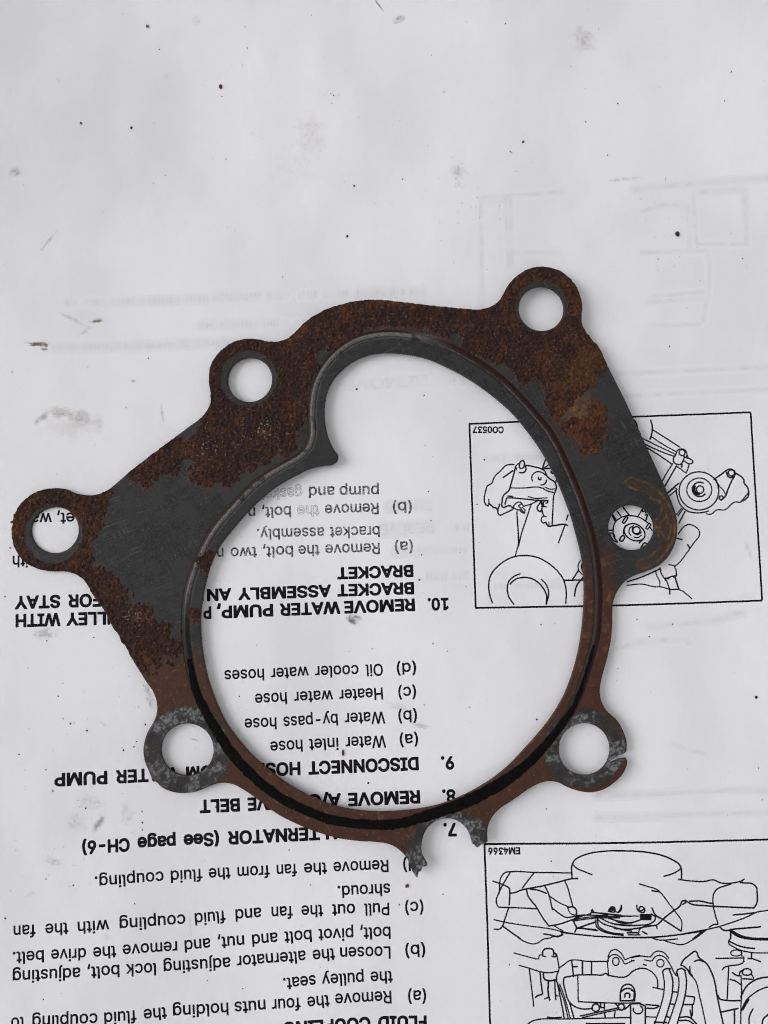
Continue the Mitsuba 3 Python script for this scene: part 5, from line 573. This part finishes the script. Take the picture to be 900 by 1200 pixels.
# the cut edge and the underside
wall_v, wall_n, wall_uv, wall_f, at, base = [], [], [], [], 0, 0
bottom = lift_of(edge)
for q in rings:
    m = len(q)
    t = np.roll(q, -1, 0) - np.roll(q, 1, 0)
    nn = np.stack([t[:, 1], -t[:, 0], 0 * t[:, 0]], 1)
    nn /= np.linalg.norm(nn, axis=1, keepdims=True) + 1e-12
    poly = Polygon(q)
    probe = q + nn[:, :2] * 0.05
    if (q is rings[0]) == (shapely.contains_xy(poly, probe[:, 0], probe[:, 1]).mean() > 0.5):
        nn = -nn
    zt, zb = Z[at:at + m], bottom[at:at + m]
    zm = (zt + zb) / 2
    cols = [np.column_stack([q + nn[:, :2] * o, z]) for z, o in ((zt, 0.0), (zm, 0.03), (zb, 0.0))]
    i = np.arange(m)
    j = (i + 1) % m
    for s in range(2):
        wall_f += [np.stack([base + s * m + i, base + (s + 1) * m + i, base + (s + 1) * m + j], 1), np.stack([base + s * m + i, base + (s + 1) * m + j, base + s * m + j], 1)]
    wall_v += cols
    wall_n += [nn] * 3
    wall_uv += [np.column_stack([np.clip(np.maximum(film[at:at + m], 0.75 * crust_all[at:at + m]), 0, 1), 0 * zt + 0.5])] * 3
    at += m
    base += 3 * m
wv, wn, wf = np.vstack(wall_v) / 1000, np.vstack(wall_n), np.vstack(wall_f)
fnw = np.cross(wv[wf[:, 1]] - wv[wf[:, 0]], wv[wf[:, 2]] - wv[wf[:, 0]])
bad = (fnw * wn[wf[:, 0]]).sum(1) < 0
wf[bad] = wf[bad][:, ::-1]
emit("metal_gasket__plate__cut_edge", wf, np.vstack(wall_uv), "coated_steel", wv, wn)
et = Delaunay(edge).simplices
em = edge[et].mean(1)
et = et[shapely.contains_xy(plate, em[:, 0], em[:, 1])]
ev = np.column_stack([edge, bottom]) / 1000
emit("metal_gasket__plate__underside", et, np.full((len(edge), 2), 0.5) * [0, 1], "coated_steel", ev, np.tile([0, 0, -1.0], (len(edge), 1)))
tag("metal_gasket", "large rusted dark grey metal gasket with six bolt ears lying on the printed page", "gasket")

# ------------------------------------------------------------------ crumbs and specks lying on the sheet
def crumb(x, y, r_, seed, flat=0.6, long=1.0):
    m = trimesh.creation.icosphere(subdivisions=2, radius=1.0)
    q = rng(seed)
    m.vertices *= (1 + 0.55 * (meshkit.noise(m.vertices * 1.7 + seed * 7.1, seed) - 0.5))[:, None]
    m.vertices *= np.array([long, 1 / long, 1])
    m.vertices *= np.array([q.uniform(0.75, 1.2), q.uniform(0.7, 1.1), flat]) * r_
    m.apply_transform(trimesh.transformations.rotation_matrix(q.uniform(0, 6.28), [0, 0, 1]))
    m.apply_translation([x, y, float(page_height(x, y)) * 1000 + r_ * flat * 0.75])
    m.apply_scale(0.001)
    return m


CRUMB_LABELS = ["black rust crumb right of the topmost bolt ear", "brown grit crumb on blank paper, upper middle of the page", "grey grit crumb nearest the page's top edge at left",
                "black speck on blank paper, leftmost of the upper crumbs", "black speck on blank paper right of the leftmost upper speck", "black speck on blank paper left of centre, above the upper left bolt ear",
                "dark crumb on blank paper above the topmost bolt ear", "black crumb on white paper right of the lower right bolt ear", "reddish crumb below the broken lug beside the printed text", "reddish brown sliver between printed lines inside the gasket opening"]
for k, (x, y, r_, tone) in enumerate(CRUMBS):
    key = "rust_crumb" if k == 0 else f"rust_crumb_{k:03d}"
    scene[key] = mikit.ply(crumb(x, y, r_ * 0.88, 100 + k, long=1.7 if k == 9 else 1.0), ("crumb_black", "crumb_brown", "crumb_grey")[tone], smooth=40)
    tag(key, CRUMB_LABELS[k], "crumb", "crumbs lying on the page")
q = rng(77)
specks = [crumb(x, y, r_, 300 + k) for k, (x, y, r_) in enumerate(DOTS)]
ball = trimesh.creation.icosphere(subdivisions=1, radius=1.0)
for k in range(420):
    x, y, s = q.uniform(-95, 95), q.uniform(-125, 118), q.uniform(0.035, 0.085)
    if k % 3 == 0:
        cxy = ((-65, -62), (-18, 84), (-72, -75), (-60, -40), (18, 70), (60, 68))[k // 3 % 6]
        x, y = cxy[0] + q.normal(0, 8), cxy[1] + q.normal(0, 9)
    m = ball.copy()
    m.vertices = m.vertices * np.array([s * q.uniform(.6, 1.8), s, s * 0.5]) @ trimesh.transformations.rotation_matrix(q.uniform(0, 6.28), [0, 0, 1])[:3, :3].T
    m.apply_translation([x, y, float(page_height(x, y)) * 1000 + 0.06])
    m.apply_scale(0.001)
    specks.append(m)
scene["grit"] = mikit.ply(trimesh.util.concatenate(specks), "crumb_black")
tag("grit", "fine dark grit scattered over the white page", "grit", kind="stuff")
